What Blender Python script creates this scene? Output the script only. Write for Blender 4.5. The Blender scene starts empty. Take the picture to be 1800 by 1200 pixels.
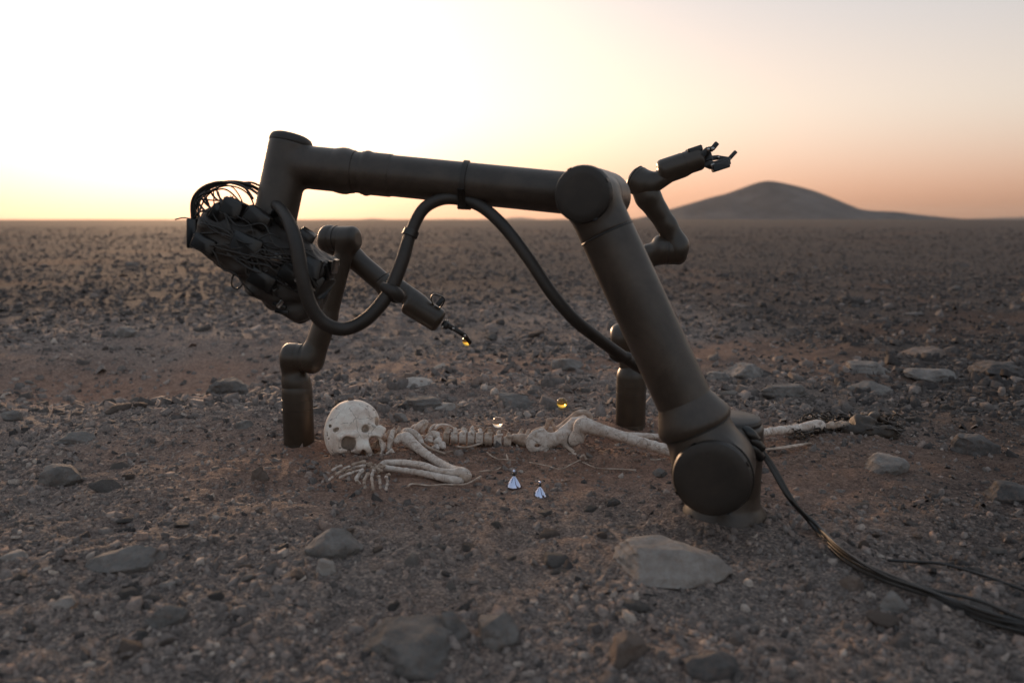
import bpy, math, random
import numpy as np
from mathutils import Vector, Matrix

random.seed(7)
RNG = np.random.default_rng(11)
SC = bpy.context.scene
COL = SC.collection

# ------------------------------------------------------------------ camera
F = 1400.0                      # focal length in photo pixels (1800 wide) = 28 mm
CAM_H = 0.69
PITCH = math.atan(214.0 / F)
SP, CP = math.sin(PITCH), math.cos(PITCH)
cam_data = bpy.data.cameras.new('camera')
cam = bpy.data.objects.new('camera', cam_data)
COL.objects.link(cam)
cam.location = (0, 0, CAM_H)
cam.rotation_euler = (math.pi / 2 - PITCH, 0, math.radians(0.0))
cam_data.sensor_width = 36
cam_data.lens = 36 * F / 1800
cam_data.clip_start = 0.02
cam_data.clip_end = 60000
cam_data.dof.use_dof = True
cam_data.dof.focus_distance = 2.32
cam_data.dof.aperture_fstop = 2.3
cam_data.dof.aperture_blades = 9
SC.camera = cam

# ------------------------------------------------------------------ sky, sun, exposure
SUN_AZ = math.radians(-22)      # measured from +Y towards +X
SUN_EL = math.radians(5.5)
SKY_GAMMA, SKY_SAT, SKY_STRENGTH, EXPOSURE = 0.44, 0.86, 0.15, 1.95
HAZE_DENSITY = 2.2e-5
SKY_TINT = [(0.0, (.88, .555, .52)), (.05, (1.03, .78, .69)), (.14, (1.02, .85, .765)), (.30, (.87, .80, .78))]
world = bpy.data.worlds.new('World')
SC.world = world
world.use_nodes = True
wn = world.node_tree
wn.nodes.clear()
w_out = wn.nodes.new('ShaderNodeOutputWorld')
w_bg = wn.nodes.new('ShaderNodeBackground')
sky = wn.nodes.new('ShaderNodeTexSky')
sky.sky_type = 'NISHITA'
sky.sun_disc = False
sky.sun_elevation = SUN_EL
sky.sun_rotation = SUN_AZ
sky.altitude = 600
sky.air_density = 1.0
sky.dust_density = 5.0
sky.ozone_density = 1.6
# dusty dusk air: the sky's glow is softened and its horizon warmed, the same all the way round
gam = wn.nodes.new('ShaderNodeGamma'); gam.inputs[1].default_value = SKY_GAMMA
hsv = wn.nodes.new('ShaderNodeHueSaturation'); hsv.inputs['Saturation'].default_value = SKY_SAT
tcw = wn.nodes.new('ShaderNodeTexCoord')
sep = wn.nodes.new('ShaderNodeSeparateXYZ')
rmp = wn.nodes.new('ShaderNodeValToRGB')
rmp.color_ramp.interpolation = 'EASE'
for e, (p_, c_) in zip([rmp.color_ramp.elements[0], rmp.color_ramp.elements[1], rmp.color_ramp.elements.new(.5), rmp.color_ramp.elements.new(.6)], SKY_TINT):
    e.position = p_; e.color = (*c_, 1)
mul = wn.nodes.new('ShaderNodeMix'); mul.data_type = 'RGBA'; mul.blend_type = 'MULTIPLY'; mul.inputs[0].default_value = 1.0
wn.links.new(tcw.outputs['Generated'], sep.inputs[0]); wn.links.new(sep.outputs['Z'], rmp.inputs[0])
wn.links.new(sky.outputs[0], gam.inputs[0]); wn.links.new(gam.outputs[0], hsv.inputs['Color'])
wn.links.new(hsv.outputs[0], mul.inputs[6]); wn.links.new(rmp.outputs[0], mul.inputs[7])
wn.links.new(mul.outputs[2], w_bg.inputs[0])
w_bg.inputs[1].default_value = SKY_STRENGTH
wn.links.new(w_bg.outputs[0], w_out.inputs[0])

sun_data = bpy.data.lights.new('sun', 'SUN')
sun = bpy.data.objects.new('sun', sun_data)
COL.objects.link(sun)
sun_data.energy = 0.7
sun_data.angle = math.radians(10)
sun_data.color = (1.0, 0.62, 0.36)
sd = Vector((math.sin(SUN_AZ) * math.cos(SUN_EL), math.cos(SUN_AZ) * math.cos(SUN_EL), math.sin(SUN_EL)))
sun.rotation_euler = sd.to_track_quat('Z', 'Y').to_euler()

SC.view_settings.view_transform = 'Standard'
SC.view_settings.look = 'None'
SC.view_settings.exposure = EXPOSURE
SC.view_settings.gamma = 1.0
SC.render.engine = 'CYCLES'
SC.cycles.use_denoising = True
SC.cycles.max_bounces = 8
SC.cycles.transmission_bounces = 8
SC.cycles.caustics_reflective = False

# ------------------------------------------------------------------ pixel -> place
def ray(px, py):
    u = (px - 900) / F
    v = (py - 600) / F
    return np.array([u, CP - v * SP, -SP - v * CP])

def P(px, py, Y):
    """point on the pixel's ray at world depth Y"""
    d = ray(px, py)
    t = Y / d[1]
    return np.array([d[0] * t, Y, CAM_H + d[2] * t])

def G(px, py, z=0.0):
    """point where the pixel's ray meets height z"""
    d = ray(px, py)
    t = (z - CAM_H) / d[2]
    return np.array([d[0] * t, d[1] * t, z])

def pxm(p):
    """photo pixels per metre at a point"""
    return F / (p[1] * CP + (CAM_H - p[2]) * SP)

# ------------------------------------------------------------------ noise
def hash2(ix, iy, seed):
    n = (ix.astype(np.int64) * 374761393 + iy.astype(np.int64) * 668265263 + seed * 1442695041) & 0xffffffff
    n = ((n ^ (n >> 13)) * 1274126177) & 0xffffffff
    return ((n ^ (n >> 16)) & 0xffff) / 65535.0

def vnoise(x, y, seed=0):
    ix, iy = np.floor(x), np.floor(y)
    fx, fy = x - ix, y - iy
    fx = fx * fx * (3 - 2 * fx); fy = fy * fy * (3 - 2 * fy)
    a = hash2(ix, iy, seed); b = hash2(ix + 1, iy, seed)
    c = hash2(ix, iy + 1, seed); d = hash2(ix + 1, iy + 1, seed)
    return (a + (b - a) * fx) * (1 - fy) + (c + (d - c) * fx) * fy

def fbm(x, y, oct=4, seed=0, gain=0.5):
    s, a, t = 0, 1.0, 0
    for i in range(oct):
        s = s + a * vnoise(x * 2 ** i + 17.3 * i, y * 2 ** i - 9.1 * i, seed + i); t += a; a *= gain
    return s / t

def wob(p, freq, seed=0, n=7):
    """cheap smooth 3-D noise in -1..1"""
    r = np.random.default_rng(seed + 900)
    s = np.zeros(len(p))
    for i in range(n):
        k = r.normal(size=3); k *= freq * r.uniform(.6, 1.6) / np.linalg.norm(k)
        s += np.sin(p @ k + r.uniform(0, 6.28))
    return s / n * 1.6

def sstep(a, b, x):
    t = np.clip((x - a) / (b - a), 0, 1)
    return t * t * (3 - 2 * t)

# ------------------------------------------------------------------ mesh helpers
ORG = {}

def link_mesh(name, v, f, mat, parent=None, smooth=True, loc=None, attrs=None):
    v = np.asarray(v, dtype=np.float64)
    if parent is not None:
        org = ORG[parent.name]
    else:
        org = np.asarray(loc if loc is not None else (0, 0, 0), dtype=float)
    me = bpy.data.meshes.new(name)
    vv = (v - org).astype(np.float32)
    if isinstance(f, np.ndarray):
        k = f.shape[1]
        me.vertices.add(len(vv)); me.vertices.foreach_set('co', vv.ravel())
        me.loops.add(f.size); me.loops.foreach_set('vertex_index', f.astype(np.int32).ravel())
        me.polygons.add(len(f))
        me.polygons.foreach_set('loop_start', np.arange(0, f.size, k, dtype=np.int32))
        me.update(calc_edges=True); me.validate()
    else:
        me.from_pydata(vv.tolist(), [], [list(map(int, q)) for q in f]); me.update()
    if smooth:
        me.polygons.foreach_set('use_smooth', np.ones(len(me.polygons), dtype=bool))
    if attrs:
        for an, av in attrs.items():
            a = me.attributes.new(an, 'FLOAT', 'POINT'); a.data.foreach_set('value', np.asarray(av, dtype=np.float32))
    if mat is not None:
        me.materials.append(mat)
    o = bpy.data.objects.new(name, me)
    COL.objects.link(o)
    if parent is not None:
        o.parent = parent
    else:
        o.location = org
    ORG[o.name] = org
    return o

def thing(name, label, cat, loc, group=None):
    o = bpy.data.objects.new(name, None)
    o.empty_display_size = .05
    COL.objects.link(o); o.location = loc
    ORG[o.name] = np.asarray(loc, dtype=float)
    return tag(o, label, cat, group)

def tag(o, label=None, cat=None, group=None, kind=None):
    if label: o['label'] = label
    if cat: o['category'] = cat
    if group: o['group'] = group
    if kind: o['kind'] = kind
    return o

def sharpen(o, deg=40):
    """smooth shading with hard edges where faces meet steeply"""
    me = o.data
    me.polygons.foreach_set('use_smooth', np.ones(len(me.polygons), dtype=bool))
    me.set_sharp_from_angle(angle=math.radians(deg))
    return o

def join(parts):
    V, Fc, n = [], [], 0
    for v, f in parts:
        V.append(np.asarray(v)); Fc += [[i + n for i in q] for q in f]; n += len(v)
    return np.vstack(V), Fc

def unit(a):
    a = np.asarray(a, float); return a / np.linalg.norm(a)

def frame(d):
    d = unit(d)
    a = np.array([0, 0, 1.0]) if abs(d[2]) < .9 else np.array([1.0, 0, 0])
    x = unit(np.cross(a, d)); y = np.cross(d, x)
    return x, y, d

def lathe(p0, d, prof, seg=40, sx=1.0):
    """solid of revolution: prof = [(distance along d, radius), ...], closed with caps"""
    x, y, d = frame(d)
    p0 = np.asarray(p0, float)
    ang = np.linspace(0, 2 * np.pi, seg, endpoint=False)
    V, Fc = [], []
    for s, r in prof:
        V.append(p0 + d * s + np.outer(np.cos(ang) * r * sx, x) + np.outer(np.sin(ang) * r, y))
    for i in range(len(prof) - 1):
        for j in range(seg):
            k = (j + 1) % seg
            Fc.append([i * seg + j, i * seg + k, (i + 1) * seg + k, (i + 1) * seg + j])
    Fc.append(list(range(seg))[::-1]); Fc.append([(len(prof) - 1) * seg + j for j in range(seg)])
    return np.vstack(V), Fc

def rcyl(p0, p1, r, bev=.006, seg=40, r1=None):
    p0, p1 = np.asarray(p0, float), np.asarray(p1, float)
    L = np.linalg.norm(p1 - p0); r1 = r if r1 is None else r1
    pr = []
    for a in np.linspace(0, np.pi / 2, 5): pr.append((bev * (1 - np.sin(a)), r - bev * (1 - np.cos(np.pi / 2 - a)) if False else r - bev + bev * np.sin(a)))
    pr = [(bev - bev * math.cos(a), r - bev + bev * math.sin(a)) for a in np.linspace(0, np.pi / 2, 5)]
    pr += [(L - bev + bev * math.sin(a), r1 - bev + bev * math.cos(a)) for a in np.linspace(0, np.pi / 2, 5)]
    return lathe(p0, p1 - p0, pr, seg)

def catmull(pts, n=8):
    pts = np.asarray(pts, float)
    q = np.vstack([2 * pts[0] - pts[1], pts, 2 * pts[-1] - pts[-2]])
    out = []
    for i in range(len(pts) - 1):
        a, b, c, d = q[i], q[i + 1], q[i + 2], q[i + 3]
        for t in np.linspace(0, 1, n, endpoint=False):
            out.append(.5 * ((2 * b) + (c - a) * t + (2 * a - 5 * b + 4 * c - d) * t * t + (3 * b - a - 3 * c + d) * t ** 3))
    out.append(pts[-1])
    return np.array(out)

def tube(pts, r, seg=12, n=8, flat=1.0, spline=True):
    """swept tube; r is one radius or one per control point"""
    pts = np.asarray(pts, float)
    if np.isscalar(r): r = [r] * len(pts)
    if spline and len(pts) > 2:
        q = catmull(np.column_stack([pts, r]), n)
        pts, r = q[:, :3], q[:, 3]
    r = np.asarray(r)
    T = np.gradient(pts, axis=0)
    T /= np.linalg.norm(T, axis=1)[:, None] + 1e-12
    x, y, _ = frame(T[0])
    ang = np.linspace(0, 2 * np.pi, seg, endpoint=False)
    V, Fc = [], []
    for i in range(len(pts)):
        x = x - T[i] * np.dot(x, T[i]); x = unit(x); y = np.cross(T[i], x)
        V.append(pts[i] + r[i] * (np.outer(np.cos(ang), x) + flat * np.outer(np.sin(ang), y)))
    for i in range(len(pts) - 1):
        for j in range(seg):
            k = (j + 1) % seg
            Fc.append([i * seg + j, i * seg + k, (i + 1) * seg + k, (i + 1) * seg + j])
    Fc.append(list(range(seg))[::-1]); Fc.append([(len(pts) - 1) * seg + j for j in range(seg)])
    return np.vstack(V), Fc

def obox(c, ax, half, bev=.15):
    """bevelled box: centre, 3 axes (rows), half sizes"""
    ax = np.array([unit(a) for a in ax]); half = np.asarray(half, float)
    b = bev * half.min()
    V = []; idx = {}
    for sx in (-1, 1):
        for sy in (-1, 1):
            for sz in (-1, 1):
                s = np.array([sx, sy, sz])
                for k in range(3):
                    h = half - b; h = h.copy(); h[k] = half[k]
                    idx[(sx, sy, sz, k)] = len(V); V.append(c + (s * h) @ ax)
    Fc = []
    for k in range(3):
        i, j = [m for m in range(3) if m != k]
        for s in (-1, 1):
            q = []
            for a, b2 in ((-1, -1), (1, -1), (1, 1), (-1, 1)):
                t = [0, 0, 0]; t[k] = s; t[i] = a; t[j] = b2
                q.append(idx[(*t, k)])
            if (s < 0) != (k == 1): q = q[::-1]
            Fc.append(q)
    for k in range(3):      # edges along axis k
        i, j = [m for m in range(3) if m != k]
        for a in (-1, 1):
            for b2 in (-1, 1):
                t0 = [0, 0, 0]; t0[i] = a; t0[j] = b2
                q = []
                for kk, s in ((i, -1), (i, 1), (j, 1), (j, -1)):
                    t = list(t0); t[k] = s; q.append(idx[(*t, kk)])
                Fc.append(q)
    for sx in (-1, 1):
        for sy in (-1, 1):
            for sz in (-1, 1):
                Fc.append([idx[(sx, sy, sz, k)] for k in range(3)])
    return np.array(V), Fc

# ------------------------------------------------------------------ implicit surfaces -> mesh
def ln(a): return np.sqrt((a * a).sum(-1))

def s_cap(p, a, b, r0, r1=None):
    a, b = np.asarray(a, float), np.asarray(b, float)
    r1 = r0 if r1 is None else r1
    ab = b - a
    t = np.clip(((p - a) @ ab) / (ab @ ab), 0, 1)
    return ln(p - a - t[:, None] * ab) - (r0 + (r1 - r0) * t)

def s_cyl(p, a, b, r, bev=.006, r1=None):
    a, b = np.asarray(a, float), np.asarray(b, float)
    ab = b - a; L = np.linalg.norm(ab); d = ab / L
    s = (p - a) @ d
    q = ln(p - a - s[:, None] * d)
    rr = r if r1 is None else r + (r1 - r) * np.clip(s / L, 0, 1)
    dx = q - rr + bev; dy = np.abs(s - L / 2) - L / 2 + bev
    return np.minimum(np.maximum(dx, dy), 0) + np.sqrt(np.maximum(dx, 0) ** 2 + np.maximum(dy, 0) ** 2) - bev

def s_ell(p, c, rad, R=None):
    q = p - np.asarray(c, float)
    if R is not None: q = q @ np.asarray(R).T
    rad = np.asarray(rad, float)
    k0 = ln(q / rad); k1 = ln(q / rad ** 2) + 1e-9
    return k0 * (k0 - 1) / k1

def s_box(p, c, half, R=None, bev=.004):
    q = p - np.asarray(c, float)
    if R is not None: q = q @ np.asarray(R).T
    q = np.abs(q) - (np.asarray(half, float) - bev)
    return ln(np.maximum(q, 0)) + np.minimum(q.max(-1), 0) - bev

def smin(a, b, k):
    h = np.clip(.5 + .5 * (b - a) / k, 0, 1)
    return b + (a - b) * h - k * h * (1 - h)

def smax(a, b, k): return -smin(-a, -b, k)

def nets(f, lo, hi, h, newton=2):
    lo = np.asarray(lo, float) - 2 * h; hi = np.asarray(hi, float) + 2 * h
    n = np.ceil((hi - lo) / h).astype(int) + 1
    ax = [lo[i] + h * np.arange(n[i]) for i in range(3)]
    gp = np.stack(np.meshgrid(*ax, indexing='ij'), -1).reshape(-1, 3)
    V = f(gp).reshape(n)
    S = V < 0
    c = np.zeros(n - 1, int)
    corners = [(i, j, k) for i in (0, 1) for j in (0, 1) for k in (0, 1)]
    for i, j, k in corners:
        c += S[i:n[0] - 1 + i, j:n[1] - 1 + j, k:n[2] - 1 + k]
    act = (c > 0) & (c < 8)
    idx = -np.ones(n - 1, int); idx[act] = np.arange(act.sum())
    cells = np.argwhere(act)
    acc = np.zeros((len(cells), 3)); num = np.zeros(len(cells))
    for a in corners:
        for d in range(3):
            if a[d]: continue
            b = list(a); b[d] = 1
            ca, cb = cells + a, cells + b
            va = V[ca[:, 0], ca[:, 1], ca[:, 2]]; vb = V[cb[:, 0], cb[:, 1], cb[:, 2]]
            m = (va < 0) != (vb < 0)
            t = va[m] / (va[m] - vb[m])
            pt = ca[m].astype(float); pt[:, d] += t
            acc[m] += pt; num[m] += 1
    verts = lo + h * acc / num[:, None]
    faces = []
    for d in range(3):
        e, g = [(1, 2), (2, 0), (0, 1)][d]
        sl = [slice(0, None)] * 3; sl2 = [slice(0, None)] * 3
        sl[d] = slice(0, n[d] - 1); sl2[d] = slice(1, n[d])
        diff = S[tuple(sl)] != S[tuple(sl2)]
        neg = S[tuple(sl)]
        q = np.argwhere(diff)
        q = q[(q[:, e] > 0) & (q[:, e] < n[e] - 1) & (q[:, g] > 0) & (q[:, g] < n[g] - 1)]
        ng = neg[q[:, 0], q[:, 1], q[:, 2]]
        def cell(de, dg):
            r = q.copy(); r[:, e] += de; r[:, g] += dg
            return idx[r[:, 0], r[:, 1], r[:, 2]]
        fa = np.stack([cell(-1, -1), cell(0, -1), cell(0, 0), cell(-1, 0)], 1)
        fa[~ng] = fa[~ng][:, ::-1]
        faces.append(fa)
    faces = np.vstack(faces)
    for _ in range(newton):
        e = h * .3
        f0 = f(verts)
        g = np.stack([(f(verts + e * np.eye(3)[i]) - f(verts - e * np.eye(3)[i])) / (2 * e) for i in range(3)], 1)
        st = f0[:, None] * g / ((g * g).sum(1)[:, None] + 1e-6)
        L = ln(st); st *= np.minimum(1, .7 * h / (L + 1e-12))[:, None]
        verts = verts - st
    return verts, faces

# ------------------------------------------------------------------ materials
def new_mat(name):
    m = bpy.data.materials.new(name); m.use_nodes = True
    nt = m.node_tree
    return m, nt, nt.nodes['Principled BSDF']

def N(nt, t, **kw):
    n = nt.nodes.new(t)
    for k, v in kw.items():
        if k.startswith('i_'):
            key = k[2:]
            n.inputs[int(key) if key.isdigit() else key].default_value = v
        else:
            setattr(n, k, v)
    return n

def noise(nt, scale, detail=4, rough=.6, coord='Object', dist=0.0):
    tc = N(nt, 'ShaderNodeTexCoord')
    t = N(nt, 'ShaderNodeTexNoise')
    t.inputs['Scale'].default_value = scale; t.inputs['Detail'].default_value = detail
    t.inputs['Roughness'].default_value = rough; t.inputs['Distortion'].default_value = dist
    nt.links.new(tc.outputs[coord], t.inputs['Vector'])
    return t.outputs['Fac']

def ramp(nt, fac, stops):
    r = N(nt, 'ShaderNodeValToRGB')
    el = r.color_ramp.elements
    while len(el) < len(stops): el.new(.5)
    for e, (p, c) in zip(el, stops):
        e.position = p; e.color = (*c, 1) if len(c) == 3 else c
    nt.links.new(fac, r.inputs[0])
    return r.outputs[0]

def mixc(nt, fac, a, b, mode='MIX'):
    m = N(nt, 'ShaderNodeMix', data_type='RGBA', blend_type=mode)
    for i, s in ((0, fac), (6, a), (7, b)):
        if hasattr(s, 'links') or hasattr(s, 'is_output'): nt.links.new(s, m.inputs[i])
        elif i == 0: m.inputs[i].default_value = s
        else: m.inputs[i].default_value = (*s, 1)
    return m.outputs[2]

def bump(nt, bs, height, strength=.5, dist=.01):
    b = N(nt, 'ShaderNodeBump')
    b.inputs['Strength'].default_value = strength; b.inputs['Distance'].default_value = dist
    nt.links.new(height, b.inputs['Height']); nt.links.new(b.outputs[0], bs.inputs['Normal'])
    return b

def m_noise(name, stops, scale, rough=.7, bumps=None, detail=5, metal=0, rvar=None, coord='Object'):
    m, nt, bs = new_mat(name)
    nt.links.new(ramp(nt, noise(nt, scale, detail, coord=coord), stops), bs.inputs['Base Color'])
    bs.inputs['Roughness'].default_value = rough
    bs.inputs['Metallic'].default_value = metal
    if bumps: bump(nt, bs, noise(nt, bumps[0], 4, coord=coord), bumps[1], bumps[2])
    if rvar:
        mr = N(nt, 'ShaderNodeMapRange'); mr.inputs[3].default_value, mr.inputs[4].default_value = rvar
        nt.links.new(noise(nt, scale * 1.7, 5), mr.inputs[0]); nt.links.new(mr.outputs[0], bs.inputs['Roughness'])
    return m
# ------------------------------------------------------------------ ground shape
HEAPS = []
for px, py, w, hg in ((700, 806, 70, .020), (745, 806, 80, .014), (634, 812, 76, .017), (600, 806, 50, .014), (820, 797, 150, .010), (900, 794, 90, .011), (985, 802, 80, .014), (1060, 803, 130, .022), (1130, 810, 100, .018), (1400, 772, 140, .012), (1490, 770, 110, .012), (690, 756, 60, .016), (760, 790, 70, .010), (715, 850, 150, .006), (1020, 795, 70, .018), (640, 850, 90, .008), (860, 765, 190, .012), (480, 830, 260, .016)):
    g_ = G(px, py); HEAPS.append((g_[0], g_[1], w / pxm(g_) / 2, hg))

def height(x, y):
    x = np.asarray(x, float); y = np.asarray(y, float)
    r = np.hypot(x, y)
    dig = np.exp(-(((x - .05) / 1.05) ** 2 + ((y - 2.45) / .42) ** 2) ** 2)       # the cleared strip round the bones
    z = .05 * (fbm(x * .7, y * .7, 3, 3) - .5) * sstep(.3, 3.5, np.abs(y - 2.3) + .4 * np.abs(x))
    z = z + ((.042 - .024 * sstep(4, 9, y)) * (fbm(x * 4.5, y * 4.5, 4, 8) - .5)) * (1 - .75 * dig)
    z = z + (.024 * (fbm(x * 19, y * 19, 3, 21) - .5)) * (1 - .5 * dig) * (r < 14)
    z = z - .17 * np.exp(-(((x + 1.75) / .75) ** 2 + ((y - 3.75) / .55) ** 2)) - .05 * np.exp(-(((x + 2.9) / .9) ** 2 + ((y - 3.4) / .5) ** 2))
    z = z + .035 * np.exp(-(((x + 1.2) / .5) ** 2 + ((y - 2.75) / .4) ** 2))
    z = z - .010 * dig
    near = (np.abs(y - 2.3) < .9) & (np.abs(x) < 1.6)
    if np.any(near):
        hp_ = 0 * z
        for a, b, w, hg in HEAPS:
            hp_ = hp_ + hg * np.exp(-(((x - a) / w) ** 2 + ((y - b) / (w * .55 + .015)) ** 2))
        crumb = fbm(x * 34, y * 34, 4, 51, .6)
        z = z + np.where(near, hp_ * (.35 + 1.3 * crumb), 0)
    z = z + .022 * np.exp(-(((x - .25) / .5) ** 2 + ((y - 2.66) / .10) ** 2))      # spoil behind the spine
    z = z * sstep(0, .16, np.hypot(x - .5, y - 1.8) - .06) if True else z
    for a, b, w in ((.5, 1.8, .105), (-.66, 2.40, .052), (.39, 2.60, .052)):        # sand banked against the arm bases
        rr_ = np.hypot(x - a, y - b) - w
        z = z + .011 * np.exp(-(rr_ / .028) ** 2) * (rr_ > -.05) * (.3 + 1.4 * fbm(x * 16, y * 16, 3, 91))
    z = z + 4.0 * (fbm(x / 260, y / 260, 3, 40) - .5) * sstep(60, 900, r)
    return z

def soil_mask(x, y):
    a = np.exp(-(((x - .15) / 1.3) ** 2 + ((y - 2.30) / .46) ** 2))
    b = .9 * np.exp(-(((x + 1.7) / .8) ** 2 + ((y - 3.7) / .55) ** 2))
    c = .55 * np.exp(-(((x + .7) / .5) ** 2 + ((y - 2.15) / .25) ** 2))
    n = fbm(x * 2.6, y * 2.6, 4, 5)
    m = np.maximum(np.maximum(a, b), c) * 1.25 + (n - .5) * .9
    m = np.maximum(m, sstep(.58, .75, fbm(x * .55 + 3, y * .8, 4, 12)) * .75)
    return np.clip(m, 0, 1)

def falloff_mask(x, y):
    """ground darkened to the right and far off: light falloff painted into its colour"""
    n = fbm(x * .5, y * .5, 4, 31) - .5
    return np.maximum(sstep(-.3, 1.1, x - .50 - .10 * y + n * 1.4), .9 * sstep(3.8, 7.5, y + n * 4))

g_m, nt, bs = new_mat('desert_ground')
at = N(nt, 'ShaderNodeAttribute', attribute_name='soil')
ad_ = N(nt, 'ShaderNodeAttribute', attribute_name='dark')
grit = ramp(nt, noise(nt, 42, 9, .78), [(.27, (.10, .086, .080)), (.46, (.23, .195, .177)), (.60, (.335, .282, .252)), (.78, (.45, .38, .335))])
# grains too small to stand out singly: each cell a tone of its own
tc = N(nt, 'ShaderNodeTexCoord')
vo = N(nt, 'ShaderNodeTexVoronoi'); vo.inputs['Scale'].default_value = 210
nt.links.new(tc.outputs['Object'], vo.inputs['Vector'])
hs = N(nt, 'ShaderNodeSeparateColor'); nt.links.new(vo.outputs['Color'], hs.inputs[0])
cell = ramp(nt, hs.outputs[0], [(.0, (.45, .43, .43)), (.45, (.88, .86, .85)), (.8, (1.15, 1.10, 1.05)), (1.0, (1.75, 1.6, 1.45))])
grit = mixc(nt, 1.0, grit, cell, 'MULTIPLY')
soil = ramp(nt, noise(nt, 24, 9, .74), [(.27, (.18, .103, .073)), (.5, (.32, .195, .142)), (.75, (.46, .305, .232))])
soil = mixc(nt, .45, soil, cell, 'MULTIPLY')
big = ramp(nt, noise(nt, .9, 6, .6), [(.3, (.75, .71, .71)), (.55, (1, 1, 1)), (.75, (1.15, .98, .88))])
base = mixc(nt, 1.0, mixc(nt, at.outputs['Fac'], grit, soil), big, 'MULTIPLY')
base = mixc(nt, ad_.outputs['Fac'], base, mixc(nt, 1.0, base, (.30, .295, .30), 'MULTIPLY'))  # light falloff painted in: right and far ground multiplied darker
nt.links.new(base, bs.inputs['Base Color'])
bs.inputs['Roughness'].default_value = .92
bs.inputs['Specular IOR Level'].default_value = .2
hgt = N(nt, 'ShaderNodeMath', operation='MULTIPLY_ADD'); hgt.inputs[1].default_value = -.35
nt.links.new(vo.outputs['Distance'], hgt.inputs[0]); nt.links.new(noise(nt, 95, 8, .8), hgt.inputs[2])
bump(nt, bs, hgt.outputs[0], .95, .012)

rr = [.35]
while rr[-1] < 1.75: rr.append(rr[-1] * 1.010)
while rr[-1] < 3.0: rr.append(rr[-1] * 1.0038)
while rr[-1] < 28: rr.append(rr[-1] * 1.0135)
while rr[-1] < 16000: rr.append(rr[-1] * 1.06)
rr = np.array(rr)
aa = np.radians(np.concatenate([np.arange(-41, 41, .2), np.arange(41, 319, 4.0)]))
A, R = np.meshgrid(aa, rr)
gx, gy = np.sin(A) * R, np.cos(A) * R
gz = height(gx, gy)
nr, na = len(rr), len(aa)
V = np.stack([gx, gy, gz], -1).reshape(-1, 3)
V = np.vstack([V, [[0, 0, 0]]])
i, j = np.meshgrid(np.arange(nr - 1), np.arange(na), indexing='ij')
k = (j + 1) % na
fq = np.stack([i * na + j, i * na + k, (i + 1) * na + k, (i + 1) * na + j], -1).reshape(-1, 4)[:, ::-1]
ground = link_mesh('ground', V, fq, g_m, attrs={'soil': np.append(soil_mask(gx, gy).ravel(), 0), 'dark': np.append(falloff_mask(gx, gy).ravel(), 0)})
tag(ground, kind='structure')

# ------------------------------------------------------------------ the hill and the ranges behind it
h_m = m_noise('hill_slope', [(.3, (.045, .044, .046)), (.5, (.068, .066, .068)), (.7, (.10, .094, .094))], .012, .95, (.06, .6, 6.0), detail=7)
prof = [(1000, 391), (1060, 389), (1115, 384.5), (1150, 377), (1180, 367), (1215, 357), (1250, 346.5), (1275, 341), (1300, 332), (1325, 322.5), (1340, 318.5), (1354, 317.5), (1368, 319.5), (1400, 326.5), (1430, 334.5), (1455, 344), (1480, 354.5), (1505, 366), (1530, 370.5), (1560, 371.5), (1580, 372.5), (1610, 376.5), (1650, 381), (1690, 384.5), (1760, 388), (1800, 391)]
HY = 2600.0
pp = np.array([P(px, py, HY) for px, py in prof])
hx = np.linspace(pp[0, 0], pp[-1, 0], 170)
hz = np.interp(hx, pp[:, 0], pp[:, 2])
hz = np.convolve(np.pad(hz, 2, 'edge'), np.ones(5) / 5, 'valid')
wv = np.linspace(-1, 1, 71)
X, W = np.meshgrid(hx, wv)
Z0 = np.interp(X, hx, hz) + 8
dep = 560 * np.clip(Z0 / Z0.max(), .15, 1) ** .6
Yv = HY + W * 620
fall = np.clip(1 - np.abs(W * 620) / dep, 0, 1)
Zh = Z0 * fall ** 1.1 - 8
gull = (fbm(X / 45 + W * 2, Yv / 160, 4, 60) - .5)
Zh = Zh + gull * 20 * fall * (1 - fall) * 3
V = np.stack([X, Yv, Zh], -1).reshape(-1, 3)
i, j = np.meshgrid(np.arange(70), np.arange(169), indexing='ij')
fq = np.stack([i * 170 + j, i * 170 + j + 1, (i + 1) * 170 + j + 1, (i + 1) * 170 + j], -1).reshape(-1, 4)
hill = tag(link_mesh('hill', V, fq, h_m, loc=(pp[11, 0], HY, 0)), kind='structure')

def far_range(pxs, Y, seed, amp, base):
    xs = np.array([P(px, 386, Y)[0] for px in np.linspace(*pxs, 160)])
    t = np.linspace(0, 1, 160)
    z = base + amp * np.maximum(fbm(t * 9, t * 0 + seed, 4, seed) - .38, 0) * np.sin(t * np.pi) ** .5
    rows = []
    for w, s in ((-900, 0), (-350, .6), (0, 1), (350, .6), (900, 0)):
        rows.append(np.stack([xs, Y + w + 0 * xs, z * s - 12 * (1 - s)], -1))
    V = np.vstack(rows)
    i, j = np.meshgrid(np.arange(4), np.arange(159), indexing='ij')
    fq = np.stack([i * 160 + j, i * 160 + j + 1, (i + 1) * 160 + j + 1, (i + 1) * 160 + j], -1).reshape(-1, 4)
    return tag(link_mesh('distant_hills', V, fq, h_m), kind='structure')
far_range((560, 1010), 11000, 5, 80, 4)
far_range((1640, 2100), 11000, 9, 110, 4)
bx0, by0 = G(1273, 905)[:2]
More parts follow.
